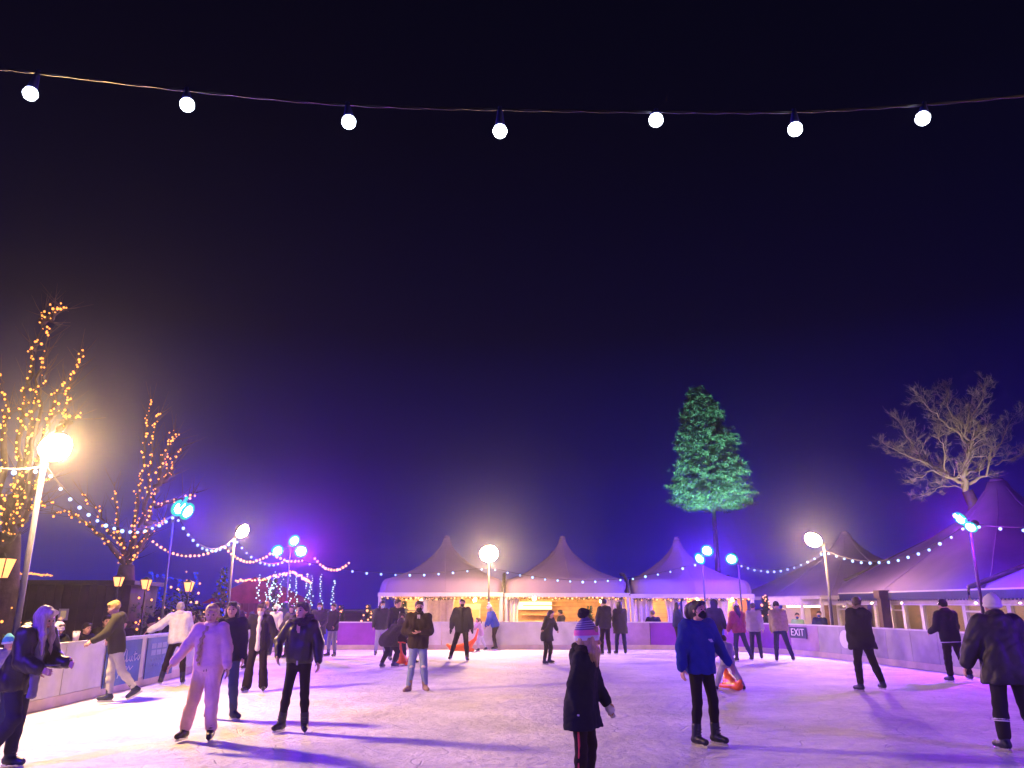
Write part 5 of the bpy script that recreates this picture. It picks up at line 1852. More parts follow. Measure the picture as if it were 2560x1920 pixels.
        m_.mi = mi
        m_.build('hat', [cloth(c, kind='knit') for c in hat['palette']], root, True)
        K = Sdf()
        K.ball(Hd(0, -.016 - cols[-1][0] * .16 - .01, cols[-1][0] + .03), .046 * q, .01)
        K.mesh('bobble', vox, cloth(hat['bobble'], kind='fur'), root, .010, 70, seed + 8)
    elif hat:
        K = Sdf()
        K.ball(Hd(0, -.012, .045), (.088 * q, .103 * q, .098 * q), .02, ax=HA)
        if hat.get('tall'):
            K.cone(Hd(0, -.015, .08), Hd(0, -.03, .08 + hat['tall']), .078 * q, .040 * q, .04)
        K.ball(Hd(0, .05, -.085), (.12 * q, .13 * q, .085 * q), .01, True, ax=HA)
        K.ball(Hd(0, -.06, -.115), (.13 * q, .13 * q, .085 * q), .01, True, ax=HA)
        K.mesh('hat', vox, cloth(hat['col'], kind='knit'), root, .003, 70, seed + 7)
        n2 = 18
        if hat.get('brim'):
            bands = hat['brim'] if isinstance(hat['brim'], list) else [(hat['brim'], .012, .021)]
            for bc, zc, rr in bands:
                m_ = MB()
                kx = 1.0 if zc < .06 else math.sqrt(max(.2, 1 - ((zc - .05) / .12) ** 2))
                m_.tube([Hd(math.cos(2 * math.pi * i / n2) * .082 * kx, -.012 + math.sin(2 * math.pi * i / n2) * .097 * kx, zc + .010 * math.sin(2 * math.pi * i / n2)) for i in range(n2 + 1)], rr * q, 8, False)
                m_.build('hat_band', cloth(bc, kind='knit'), root, True)
        if hat.get('peak'):
            K = Sdf()
            K.ball(Hd(0, .115, .045), (.065 * q, .06 * q, .010 * q), .01, ax=HA)
            K.mesh('cap_peak', vox * .8, cloth(hat['col'], kind='knit'), root)
        if hat.get('bobble'):
            K = Sdf()
            K.ball(Hd(0, -.035, .145 + hat.get('tall', 0) * 1.02), .042 * q * hat.get('bsize', 1), .01)
            K.mesh('bobble', vox, cloth(hat['bobble'], kind='fur'), root, .008, 70, seed + 8)
    # ---- mask
    if mask:
        K = Sdf()
        K.ball(Hd(0, .052, -.048), (.058 * q, .060 * q, .050 * q), .01, ax=HA)
        K.cone(Hd(0, .082, -.022), Hd(0, .078, -.07), .026 * q, .027 * q, .03)
        K.ball(Hd(0, -.03, -.03), (.074 * q, .075 * q, .12 * q), .01, True, ax=HA)
        K.ball(Hd(0, .09, .055), (.09 * q, .09 * q, .055 * q), .01, True, ax=HA)
        K.mesh('face_mask', vox * .9, cloth(mask), root)
        m_ = MB()
        for sd in (1, -1):
            m_.tube([Hd(.050 * sd, .06, -.04), Hd(.072 * sd, .03, -.02), Hd(.079 * sd, -.005, .0)], .004 * q, 5)
        m_.build('mask_loop', cloth(mask), root)
    mw = Matrix.Translation((X, Y, z0)) @ Matrix.Rotation(R(yaw), 4, 'Z')
    W = lambda p: mw @ Vector(p)
    for e in extras:
        e(dict(root=root, T=T, Hd=Hd, J=J, sh=sh, hip=hip, s=s, q=q, vox=vox, fw=fw, ax=ax, up=up, neck=neck, seed=seed, W=W, yaw=yaw))
    return dict(root=root, J=J, W=W, T=T, s=s, fw=fw)

# ---- extra pieces
def scarf(col, tails=1):
    def f(d):
        K = Sdf()
        n_ = 12
        T, s = d['T'], d['s']
        K.chain([d['neck'] + (d['ax'] * math.cos(2 * math.pi * i / n_) * .075 + d['fw'] * math.sin(2 * math.pi * i / n_) * .075 + d['up'] * .02) * s for i in range(n_ + 1)], [.034 * s] * (n_ + 1), .02)
        for t in range(tails):
            a = -.05 + .1 * t
            p = [T(a, .50, .12), T(a, .34, .17), T(a - .01, .1, .17), T(a - .01, -.14, .15)]
            if tails > 1 or True:
                p = [x if i < 2 else V(x[0], p[1][1], x[2]) for i, x in enumerate(p)]
            for o_ in (-.03, 0, .03):
                K.chain([x + d['ax'] * o_ * s for x in p], [.026 * s] * 4, .02)
        K.mesh('scarf', d['vox'], cloth(col), d['root'], .006, 40, d['seed'] + 11)
    return f

def box_part(name, u, size, col, rad=False):
    """small flat piece on the garment: u = (across, up, forward) in torso units"""
    def f(d):
        m_ = MB()
        M = Matrix([list(d['ax']), list(d['fw']), list(d['up'])]).transposed()
        m_.box(d['T'](*u), [x * d['s'] for x in size], M=M)
        m_.build(name, cloth(col), d['root'])
    return f

def zip_line(col, hem):
    def f(d):
        m_ = MB()
        pf = .031
        m_.tube([d['T'](0, hem, .105 + pf), d['T'](0, .2, .092 + pf), d['T'](0, .40, .105 + pf), d['T'](0, .50, .085 + pf)], .006, 5)
        m_.build('zip', cloth(col, kind='leather'), d['root'])
    return f

def held(name, label, cat, at, size, col, rz=0, m=None):
    o = thing(name, label, cat, at, rz)
    return o

LIL, WHT = (0.60, 0.52, 0.62), (0.68, 0.66, 0.70)
DENIM, LDENIM = (0.05, 0.07, 0.16), (0.24, 0.28, 0.40)

# -------------------- the nearest skaters
A = person('blonde woman in a dark jacket leaning over her phone, cut by the left edge', px=(-8, 1925), H=1.66, yaw=78, lean=(16, 0),
           ra=(6, 8, -4, 72), la=(4, 20, -8, 78), rl=(3, 16, 2, -36, 5, -35), ll=(2, -4, 1, -4, 5), head=(6, -26), hair=dict(kind='front', col=(0.46, 0.37, 0.30)),
           top=dict(col=(0.030, 0.024, 0.024), puff=.050, hem=-.12, fab='leather', wob=.012, collar=.03, hood=True), bottom=dict(col=(0.05, 0.045, 0.07), fit=.020),
           fcol=(0.015, 0.02, 0.09), extras=[scarf((0.20, 0.19, 0.25), 1)])
w = A['W'](A['J'][-1]['wr'])
o = thing('smartphone', 'smartphone held out by the blonde woman at the left edge', 'phone', w + Vector((0.12, 0.02, 0.035)), R(-12))
m_ = MB(); m_.box((0, 0, 0), (0.15, 0.075, 0.009)); m_.build('case', mat('phone_case', (0.10, 0.10, 0.12), 0.3, 0.1), o)
m_ = MB(); m_.box((0, 0, 0.0062), (0.138, 0.066, 0.002)); m_.build('screen', mat('phone_glass', (0.02, 0.02, 0.03), 0.08, 0.1), o)

person('young woman in a pink tracksuit with a long plait over her shoulder', px=(492, 1852), H=1.66, yaw=3, lean=(4, -1),
       ra=(30, 6, 34, 14), la=(16, 2, 10, 10), rl=(9, 6, 12, -6, 14), ll=(1, 8, 3, -8, 10), head=(8, -14), hair=dict(kind='plait', col=(0.46, 0.32, 0.17)),
       top=dict(kind='sweater', col=(0.66, 0.40, 0.48), puff=.028, hem=-.06, wob=.006, collar=.03, collar_r=.024, cuff=True, sleeve=.97, band=True), bottom=dict(col=(0.66, 0.40, 0.48), fit=.026, wob=.008, len=.86), fcol=(0.035, 0.03, 0.028),
       extras=[box_part('waist_cord', (0.012, -.03, .142), (.008, .008, .045), (0.05, 0.04, 0.06)), box_part('waist_cord', (-.022, -.03, .142), (.008, .008, .05), (0.05, 0.04, 0.06))])

person('smiling woman in a black fur collared jacket and black leggings, centre left', px=(731, 1831), H=1.68, yaw=-6, lean=(2, 1),
       ra=(38, -4, -12, 32), la=(24, 4, 8, 16), rl=(7, 5, 9, -5, 14), ll=(5, 5, 3, -5, 22), head=(-16, 2), hair=dict(kind='pony', col=(0.035, 0.02, 0.016)),
       top=dict(col=(0.018, 0.017, 0.022), puff=.030, hem=-.02, fab='leather', wob=.009, fur=(0.022, 0.020, 0.026), fur_r=.052), bottom=dict(col=(0.020, 0.013, 0.017), fit=.006, wob=.002), fcol=(0.022, 0.022, 0.03),
       extras=[box_part('belt_buckle', (.02, -.01, .142), (.025, .01, .06), (0.5, 0.45, 0.5)), box_part('skin_gap', (-.01, .46, .118), (.05, .012, .12), (0.50, 0.30, 0.24))])

def mark(d):
    m_ = MB()
    M = Matrix([list(d['ax']), list(d['fw']), list(d['up'])]).transposed()
    for i, (a, u, w_) in enumerate(((.075, .335, .05), (.085, .322, .05), (.10, .308, .035))):
        m_.box(d['T'](a, u, .146), (w_, .02, .013), M=M)
    m_.build('chest_print', cloth((0.55, 0.62, 0.70)), d['root'])
person('masked woman in a royal blue sweatshirt and black leggings, right of centre', px=(1766, 1864), H=1.70, yaw=24, lean=(1, -1), bw=1.1,
       ra=(16, -4, 6, 6), la=(24, 8, 20, 22), rl=(3, 5, 5, -3, -8), ll=(7, 6, 3, -4, 14), head=(14, 2), hair=dict(kind='puff', col=(0.016, 0.011, 0.014)), mask=(0.012, 0.012, 0.018),
       top=dict(kind='sweater', col=(0.008, 0.024, 0.23), puff=.036, hem=-.09, wob=.010, collar=.0, collar_r=.018, cuff=True, band=True), bottom=dict(col=(0.014, 0.008, 0.016), fit=.007, wob=.002), fcol=(0.012, 0.014, 0.04), extras=[mark])

person('girl in a striped bobble hat and navy coat with a red striped trouser leg', pos=(0.66, 7.75), H=1.44, yaw=68, lean=(6, 0), hs=1.28,
       ra=(6, -14, 4, 8), la=(6, 14, 6, 26), rl=(3, 2, 3, -3), ll=(4, 8, 3, -5), head=(10, -4), hair=dict(kind='front', col=(0.50, 0.36, 0.19), len=.72),
       hat=dict(low=True, bobble=(0.045, 0.03, 0.06), palette=[(0.72, 0.70, 0.74), (0.80, 0.17, 0.45), (0.16, 0.12, 0.26), (0.52, 0.48, 0.60)],
                  rings=[(-.012, .094, 0), (-.004, .106, 0), (.030, .108, 0), (.036, .104, 1), (.056, .104, 1), (.080, .100, 1), (.084, .097, 2), (.096, .093, 3), (.102, .090, 2), (.114, .085, 3), (.120, .081, 2), (.132, .074, 3), (.138, .070, 2), (.150, .061, 3), (.156, .056, 2), (.172, .044, 2), (.186, .030, 2), (.192, .014, 2)]),
       top=dict(kind='coat', col=(0.016, 0.017, 0.040), puff=.036, hem=-.24, flare=.055, wob=.008, fur=(0.05, 0.032, 0.04), fur_r=.045, hood=True), bottom=dict(col=(0.028, 0.018, 0.022), fit=.010, stripe=(0.62, 0.07, 0.09)), gloves=(0.62, 0.60, 0.68))

person('tall man in a white knitted hat and dark padded coat at the right edge', px=(2558, 1880), H=1.76, yaw=172, lean=(5, 0), bw=1.12,
       la=(26, 6, 22, 4), ra=(20, 6, 14, 10), ll=(4, 6, 3, -6, 16), rl=(12, 6, 8, -4, 10), hat=dict(col=(0.66, 0.64, 0.64), brim=(0.70, 0.68, 0.68), tall=.03), hair=dict(kind='short', col=CHAR),
       top=dict(kind='coat', col=(0.036, 0.036, 0.048), puff=.062, hem=-.20, fab='puffer', wob=.010, flare=.03, hood=True, collar=.05, collar_r=.04), bottom=dict(col=(0.035, 0.033, 0.042), fit=.022, rings=True, wob=.007), fcol=(0.015, 0.02, 0.07), face=False)

# -------------------- middle distance
C1 = person('bearded man in an olive jacket, ripped jeans and tan boots, hands at his chest', px=(1042, 1727), H=1.76, yaw=4, lean=(1, 0), bw=1.08, ra=(14, 6, -42, 82), la=(16, 6, -44, 84), rl=(4, 6, 6, -3, 28), ll=(6, 4, 4, -12, 22),
       head=(4, -2), hair=dict(kind='short', col=(0.09, 0.05, 0.03)), mask=(0.030, 0.022, 0.018), top=dict(col=(0.055, 0.040, 0.024), puff=.036, hem=-.10, wob=.010, hood=False, collar=.03, collar_r=.03),
       bottom=dict(col=(0.20, 0.25, 0.38), fit=.014, rips=True, len=.86), feet='boot', fcol=(0.30, 0.20, 0.12), extras=[box_part('shirt_front', (0, .50, .112), (.06, .012, .10), (0.55, 0.50, 0.46)), zip_line((0.03, 0.02, 0.015), -.08)])
person('skater with yellow hair and pale trousers reaching towards the blue banner', px=(302, 1756), H=1.72, yaw=-64, lean=(8, 0), ra=(40, 10, 46, 14), la=(20, 30, 10, 55), rl=(3, 6, 2, -4, 4), ll=(6, -18, 4, -40, 10, -30),
       head=(-8, -22), hair=dict(kind='short', col=(0.42, 0.30, 0.08)), top=dict(col=(0.060, 0.058, 0.045), puff=.034, hem=-.10, wob=.009, hood=True), bottom=dict(col=(0.46, 0.46, 0.40), fit=.014), fcol=(0.02, 0.03, 0.08))
person('skater in a white jacket and black leggings holding the left barrier, seen from behind', px=(428, 1712), H=1.70, yaw=-158, lean=(8, 4), bw=1.05, la=(52, 20, 58, 30), ra=(12, 10, 6, 30), ll=(12, 4, 12, -6), rl=(6, 4, 6, -6),
       hair=dict(kind='short', col=(0.30, 0.27, 0.30)), top=dict(col=(0.56, 0.54, 0.62), puff=.045, hem=-.08, fab='puffer', wob=.010, collar=.04, collar_r=.035), bottom=dict(col=(0.022, 0.014, 0.016), fit=.008), fcol=(0.012, 0.014, 0.05), face=False)
person('dark haired skater in jeans half hidden behind the woman in pink', px=(553, 1799), H=1.70, yaw=10, la=(8, 6, 6, 12), ra=(10, 6, 8, 12), ll=(5, 10, 4, -10, 40), rl=(9, 2, 8, -18), head=(-4, 0), hair=dict(kind='bob', col=(0.03, 0.02, 0.02)),
       top=dict(col=(0.018, 0.016, 0.03), puff=.03, hem=-.08), bottom=dict(col=(0.055, 0.075, 0.17), fit=.014), fcol=(0.015, 0.02, 0.07))
person('black clad skater with a yellow scarf bending forward behind the pink tracksuit', px=(598, 1676), H=1.70, yaw=-48, lean=(24, -6), la=(20, 20, 10, 50), ra=(10, 40, 0, 60), ll=(10, -16, 8, -20), rl=(4, 14, 3, -16), head=(-4, -16), hair=dict(kind='short', col=(0.02, 0.016, 0.018)),
       top=dict(col=(0.014, 0.012, 0.017), puff=.04, hem=-.14), bottom=dict(col=(0.013, 0.012, 0.015), fit=.03), extras=[scarf((0.38, 0.28, 0.10), 1)], mask=(0.5, 0.45, 0.55))
person('masked woman in flared trousers with a dark jacket open over a white jumper', px=(636, 1730), H=1.69, yaw=4, lean=(6, 1), ra=(36, 8, 26, 10), la=(22, 6, 16, 24), rl=(7, 8, 6, -8, 16), ll=(4, 8, 5, -8, 16), head=(4, -14), hair=dict(kind='bun', col=(0.06, 0.032, 0.026)), mask=(0.56, 0.48, 0.56),
       top=dict(col=(0.022, 0.018, 0.024), puff=.03, hem=-.11, open=(0.62, 0.55, 0.62), wob=.009), bottom=dict(col=(0.024, 0.015, 0.02), fit=.016, flare=.035, len=.95), fcol=(0.02, 0.022, 0.06))
person('masked woman in a grey speckled coat near the blue far corner', px=(792, 1648), H=1.70, yaw=2, lean=(2, 0), ra=(12, 6, -10, 40), la=(14, 6, -20, 52), head=(-6, -4), hair=dict(kind='long', col=(0.02, 0.015, 0.018), len=.5), mask=(0.42, 0.60, 0.66),
       top=dict(kind='coat', col=(0.085, 0.075, 0.085), puff=.034, hem=-.18, fab='fur', wob=.006), bottom=dict(col=(0.025, 0.022, 0.05), fit=.012), fcol=(0.015, 0.02, 0.06))
o = atY(799, 1603, 25.9)
t = thing('handbag', 'pale pink handbag held by the masked woman in the grey coat', 'bag', o)
K = Sdf(); K.ball((0, 0, 0), (.17, .07, .09), .02); K.mesh('pouch', .02, cloth((0.60, 0.36, 0.40)), t)
m_ = MB(); m_.tube([(-.1, 0, .06), (-.06, 0, .16), (.06, 0, .16), (.1, 0, .06)], .01, 6); m_.build('handle', cloth((0.35, 0.2, 0.22), kind='leather'), t)
person('skater in a dark jacket partly behind the woman in the grey coat', px=(828, 1642), H=1.66, yaw=-30, la=(10, 10, 6, 40), hair=dict(kind='short', col=(0.06, 0.04, 0.03)), top=dict(col=(0.03, 0.028, 0.045), puff=.03), bottom=dict(col=(0.20, 0.20, 0.28), fit=.014))
person('child in a white hat and dark face covering behind the flared trousers', px=(684, 1640), H=1.62, yaw=-10, lean=(6, 0), la=(14, 8, 6, 30), ra=(14, 10, 10, 30), hair=dict(kind='short', col=CHAR), hat=dict(col=(0.68, 0.62, 0.62), brim=(0.7, 0.64, 0.64)), mask=(0.02, 0.02, 0.025),
       top=dict(col=(0.60, 0.56, 0.62), puff=.03, hem=-.06), bottom=dict(col=(0.03, 0.035, 0.10), fit=.02), fcol=(0.02, 0.03, 0.1))
person('skater in a blue hooded puffer beside the child in the white hat', px=(706, 1637), H=1.70, yaw=-150, lean=(8, 0), la=(12, 10, 6, 20), ra=(14, 10, 8, 30), hair=dict(kind='short', col=CHAR), top=dict(col=(0.012, 0.025, 0.15), puff=.06, hem=-.10, fab='puffer', hoodup=True, wob=.012), bottom=dict(col=(0.02, 0.025, 0.09), fit=.014), face=False)
person('skater in a plum jacket in the crowd left of the far corner', px=(580, 1650), H=1.68, yaw=30, la=(20, 12, 10, 40), ra=(14, 6, 10, 20), hair=dict(kind='long', col=(0.05, 0.03, 0.025), len=.5), top=dict(col=(0.07, 0.02, 0.07), puff=.034), bottom=dict(col=(0.02, 0.02, 0.04), fit=.012))
person('skater in a mustard hat gliding away by the far left boards', px=(655, 1640), H=1.72, yaw=190, la=(24, 8, 14, 20), ra=(20, 4, 12, 12), hair=dict(kind='short', col=CHAR), hat=dict(col=(0.30, 0.18, 0.04)), top=dict(col=(0.04, 0.036, 0.05), puff=.036), bottom=dict(col=(0.05, 0.06, 0.13), fit=.012), face=False)
person('teenager in a grey hoodie just left of the black fur collar', px=(722, 1646), H=1.60, yaw=-20, la=(16, 12, 8, 30), ra=(24, 10, 20, 30), hair=dict(kind='bob', col=(0.09, 0.05, 0.03)), top=dict(col=(0.14, 0.13, 0.16), puff=.032, hood=True), bottom=dict(col=(0.02, 0.018, 0.03), fit=.01))
# group round the orange skating aid
person('masked woman in a green grey jacket and pale jeans, left of the crouching group', px=(950, 1641), H=1.74, yaw=18, lean=(2, 0), la=(12, 10, 4, 60), ra=(14, 4, 8, 20), rl=(4, 2, 3, -14), head=(14, -2), hair=dict(kind='long', col=(0.022, 0.016, 0.02), len=.6), mask=(0.42, 0.58, 0.62),
       top=dict(col=(0.085, 0.095, 0.085), puff=.036, hem=-.10, hood=True), bottom=dict(col=(0.36, 0.37, 0.42), fit=.016))
person('tall man in a navy hoodie looking right, behind the crouching group', px=(985, 1652), H=1.79, yaw=34, lean=(6, 0), la=(10, 14, 4, 40), ra=(12, 6, 8, 20), head=(26, -4), hair=dict(kind='short', col=(0.05, 0.03, 0.025)), top=dict(col=(0.022, 0.022, 0.045), puff=.038, hem=-.10, hood=True),
       bottom=dict(col=(0.04, 0.045, 0.10), fit=.014), extras=[box_part('hood_cord', (.03, .40, .14), (.012, .01, .16), (0.6, 0.6, 0.66))])
person('child in a fur hooded parka and blue mask beside the olive jacketed man', px=(1000, 1663), H=1.38, yaw=10, lean=(4, 0), hs=1.1, la=(14, 10, 4, 40), ra=(14, 10, 4, 40), hair=dict(kind='short', col=CHAR), mask=(0.02, 0.04, 0.32), top=dict(kind='coat', col=(0.035, 0.028, 0.032), puff=.05, hem=-.20, hoodup=True, fur=(0.12, 0.09, 0.09), wob=.01), bottom=dict(col=(0.04, 0.04, 0.09), fit=.016))
person('adult in a grey tweed coat crouching over the orange skating aid, seen from behind', px=(968, 1672), H=1.66, yaw=150, lean=(50, -8), la=(20, 34, 12, 44), ra=(30, 40, 24, 50), ll=(14, 44, 8, -26, 10), rl=(16, 36, 12, -44, 14), head=(0, -30), hair=dict(kind='bob', col=(0.05, 0.022, 0.02)),
       top=dict(kind='coat', col=(0.075, 0.065, 0.075), puff=.036, hem=-.20, fab='fur', wob=.006), bottom=dict(col=(0.03, 0.026, 0.045), fit=.014), fcol=(0.012, 0.02, 0.16), face=False)
person('small child in a lilac jacket riding the half hidden orange skating aid', px=(1030, 1661), H=1.16, yaw=80, lean=(16, 0), hs=1.18, la=(10, 40, 6, 70), ra=(10, 40, 6, 70), ll=(8, 34, 6, -14), rl=(8, 20, 6, -20), head=(-30, -20), hair=dict(kind='short', col=CHAR), hat=dict(col=(0.03, 0.025, 0.03)),
       top=dict(col=(0.50, 0.45, 0.58), puff=.036, hem=-.08), bottom=dict(col=(0.50, 0.45, 0.58), fit=.02), fcol=(0.03, 0.014, 0.016))
person('man in a dark green jacket standing with feet apart, left of centre', px=(1147, 1653), H=1.80, yaw=2, lean=(3, -1), bw=1.08, ra=(16, 4, 10, 14), la=(18, 4, 14, 12), rl=(16, 6, 18, -8), ll=(5, 4, 4, -4), head=(6, -4), hair=dict(kind='short', col=(0.03, 0.024, 0.02)),
       top=dict(col=(0.050, 0.052, 0.050), puff=.042, hem=-.13, wob=.010, open=(0.035, 0.04, 0.022)), bottom=dict(col=(0.022, 0.020, 0.015), fit=.014), mask=(0.03, 0.025, 0.022), gloves=(0.04, 0.04, 0.05))
person('little girl in a lilac jacket and white leggings pushing the far orange skating aid', px=(1206, 1628), H=1.20, yaw=-72, lean=(14, 0), hs=1.15, la=(6, 46, 2, 66), ra=(6, 46, 2, 66), ll=(4, 26, 3, -8), rl=(4, -18, 3, -34, 6, -15), hair=dict(kind='pony', col=(0.07, 0.04, 0.03)),
       top=dict(col=(0.44, 0.30, 0.46), puff=.036, hem=-.14), bottom=dict(col=(0.52, 0.50, 0.58), fit=.012), fcol=(0.02, 0.025, 0.05))
person('skater in a blue jacket and white bobble hat leaning over the little girl', px=(1239, 1625), H=1.66, yaw=-64, lean=(22, 0), la=(8, 18, 4, 40), ra=(8, 10, 4, 20), ll=(4, 16, 3, -10), rl=(4, 2, 3, -16), head=(0, -12), hair=dict(kind='long', col=(0.32, 0.22, 0.13), len=.5), hat=dict(col=(0.64, 0.62, 0.68), tall=.06, bobble=(0.66, 0.64, 0.70)),
       top=dict(col=(0.016, 0.045, 0.30), puff=.036, hem=-.06), bottom=dict(col=(0.032, 0.022, 0.020), fit=.010))
person('girl with a dark bob and black coat balancing with arms held out', px=(1367, 1661), H=1.50, yaw=56, lean=(16, -6), hs=1.05, la=(50, -8, 52, -6), ra=(52, 20, 56, 26), ll=(6, 10, 3, -12), rl=(4, 6, 3, -10), head=(0, -8), hair=dict(kind='bob', col=(0.035, 0.022, 0.018)),
       top=dict(kind='coat', col=(0.026, 0.025, 0.032), puff=.036, hem=-.20, hood=True), bottom=dict(col=(0.022, 0.018, 0.014), fit=.012), fcol=(0.012, 0.016, 0.05))
person('man in a dark jacket from behind, pausing by the far barrier beside the green coat', px=(1515, 1637), H=1.82, yaw=205, lean=(2, 0), la=(16, 6, 10, 10), ra=(8, 6, 6, 10), ll=(5, 4, 4, -6), rl=(4, 5, 4, -6), hair=dict(kind='short', col=CHAR), top=dict(col=(0.042, 0.038, 0.046), puff=.036, hem=-.12, hood=True), bottom=dict(col=(0.032, 0.024, 0.024), fit=.014), face=False, mask=(0.4, 0.45, 0.5))
person('woman in a long olive green coat from behind by the far barrier', px=(1553, 1636), H=1.72, yaw=190, lean=(3, 0), la=(10, 6, 6, 10), ra=(10, 8, 8, 20), hair=dict(kind='bob', col=(0.04, 0.028, 0.024)), top=dict(kind='coat', col=(0.085, 0.080, 0.060), puff=.038, hem=-.26, hood=True), bottom=dict(col=(0.04, 0.045, 0.10), fit=.014), face=False)
person('woman with long dark hair and black leggings facing right by the purple barrier', px=(1694, 1630), H=1.70, yaw=96, lean=(4, 0), la=(6, 20, 4, 60), ra=(8, 16, 4, 64), ll=(3, 6, 3, -8), rl=(3, 0, 3, -10), hair=dict(kind='long', col=(0.018, 0.013, 0.018), len=.8), top=dict(col=(0.022, 0.035, 0.11), puff=.036, hem=-.06), bottom=dict(col=(0.014, 0.012, 0.016), fit=.008), fcol=(0.40, 0.10, 0.12))
person('skater in a black hooded jacket behind the woman in royal blue', px=(1795, 1650), H=1.76, yaw=150, la=(12, 6, 6, 20), hair=dict(kind='short', col=CHAR), top=dict(col=(0.014, 0.013, 0.02), puff=.04, hem=-.12, hoodup=True), bottom=dict(col=(0.02, 0.02, 0.04), fit=.014), face=False)
person('toddler in a pale grey hooded coat straddling the right orange aid', px=(1826, 1728), H=1.10, yaw=176, lean=(22, 2), hs=1.2, la=(20, 40, 10, 60), ra=(20, 40, 10, 60), ll=(24, 10, 22, -14, 16), rl=(26, 6, 26, -16, 20), head=(0, -10), hair=dict(kind='short', col=(0.035, 0.016, 0.016)), hat=dict(col=(0.04, 0.016, 0.022)),
       top=dict(col=(0.24, 0.25, 0.30), puff=.05, hem=-.14, hood=True, fab='puffer', collar_r=.04), bottom=dict(col=(0.34, 0.34, 0.40), fit=.026), fcol=(0.012, 0.016, 0.06), face=False)
person('woman in a red jacket and white hat with long dark hair down her back', px=(1862, 1655), H=1.66, yaw=195, lean=(5, 0), la=(14, 6, 8, 20), ra=(18, 10, 12, 30), ll=(3, 8, 2, -4), rl=(12, -8, 16, -16), hair=dict(kind='long', col=(0.030, 0.016, 0.020), len=1.0), hat=dict(col=(0.60, 0.56, 0.64), tall=.04, bobble=(0.6, 0.56, 0.64)),
       top=dict(col=(0.26, 0.022, 0.05), puff=.042, hem=-.08, fab='puffer', wob=.01), bottom=dict(col=(0.06, 0.06, 0.13), fit=.012), face=False)
person('skater in a striped pale top just right of the red jacket', px=(1893, 1649), H=1.68, yaw=170, la=(10, 6, 6, 20), hair=dict(kind='short', col=(0.04, 0.03, 0.03)), top=dict(col=(0.40, 0.36, 0.42), puff=.03, hem=-.08), bottom=dict(col=(0.05, 0.05, 0.11), fit=.012), face=False)
person('man in a khaki jacket and dark cap from behind near the exit sign', px=(1963, 1655), H=1.74, yaw=160, lean=(12, 4), la=(8, 4, 4, 8), ra=(10, -6, 4, 6), ll=(6, 6, 4, -6), rl=(14, -2, 18, -12), head=(10, -14), hair=dict(kind='short', col=CHAR), hat=dict(col=(0.02, 0.02, 0.028), peak=True), top=dict(col=(0.30, 0.25, 0.13), puff=.042, hem=-.08, fab='puffer', wob=.01), bottom=dict(col=(0.035, 0.042, 0.11), fit=.014), face=False)
person('tall skater in a black parka with pale fur hood, gliding by the right barrier', px=(2182, 1729), H=1.80, yaw=196, lean=(8, -6), bw=1.06, la=(12, 2, 4, 4), ra=(14, 20, 6, 60), ll=(4, 6, 3, -6, 4), rl=(14, -4, 16, -10, 16), head=(-24, -6), hair=dict(kind='short', col=(0.09, 0.06, 0.04)),
       top=dict(kind='coat', col=(0.030, 0.026, 0.032), puff=.050, hem=-.16, hood=True, fur=(0.30, 0.22, 0.14), fur_r=.042, wob=.012), bottom=dict(col=(0.028, 0.018, 0.022), fit=.014, wob=.006), fcol=(0.014, 0.016, 0.08), face=False, gloves=(0.02, 0.02, 0.03))
person('man in a navy coat and dark cap from behind, close to the right barrier', px=(2404, 1706), H=1.74, yaw=184, lean=(3, 2), bw=1.05, la=(16, 10, 0, 60), ra=(18, 10, 0, 62), ll=(2, 5, 2, -4), rl=(18, 4, 16, -8), hair=dict(kind='short', col=CHAR), hat=dict(col=(0.02, 0.022, 0.04)),
       top=dict(col=(0.016, 0.016, 0.040), puff=.044, hem=-.11, belt=(0.45, 0.42, 0.55), belt_u=-.10, hood=True, collar=.05, collar_r=.035), bottom=dict(col=(0.024, 0.018, 0.026), fit=.022, wob=.008), fcol=(0.012, 0.018, 0.12), face=False)
person('child in a turquoise hat just inside the left edge behind the blonde woman', pos=(-7.05, 11.35), H=1.22, yaw=60, hs=1.15, hair=dict(kind='short', col=CHAR), hat=dict(col=(0.10, 0.50, 0.55), brim=(0.6, 0.7, 0.7), tall=.05), top=dict(col=(0.30, 0.28, 0.34), puff=.04), bottom=dict(col=(0.05, 0.06, 0.14), fit=.016))

# -------------------- onlookers outside the barrier
B1 = person('woman in a white bobble hat drinking from a cup behind the left barrier', pos=(-8.75, 15.45), z0=ZG, H=1.72, yaw=60, lean=(10, 0), la=(20, 20, -10, 100), ra=(14, 30, -6, 104), head=(0, -14), hair=dict(kind='long', col=(0.10, 0.06, 0.05), len=.4), hat=dict(col=(0.62, 0.56, 0.66), bobble=(0.35, 0.25, 0.26), tall=.03, brim=(0.62, 0.56, 0.66)),
           top=dict(col=(0.030, 0.032, 0.026), puff=.045, hem=-.12, hood=True), bottom=dict(col=(0.02, 0.02, 0.03)), feet='boot')
w = B1['W'](B1['J'][-1]['wr'])
t = thing('paper_cup', 'pale paper cup standing on the left barrier rail by the white bobble hat', 'cup', (-7.86, 14.6, 1.045))
m_ = MB(); m_.tube([(0, 0, 0), (0, 0, .16)], [.045, .06], 14); m_.build('cup', cloth((0.66, 0.56, 0.60)), t, True)
m_ = MB(); m_.tube([(0, 0, .161), (0, 0, .172)], [.063, .060], 14); m_.build('lid', cloth((0.5, 0.45, 0.5)), t, True)
CROWD = 'onlookers standing in the dark behind the left barrier'
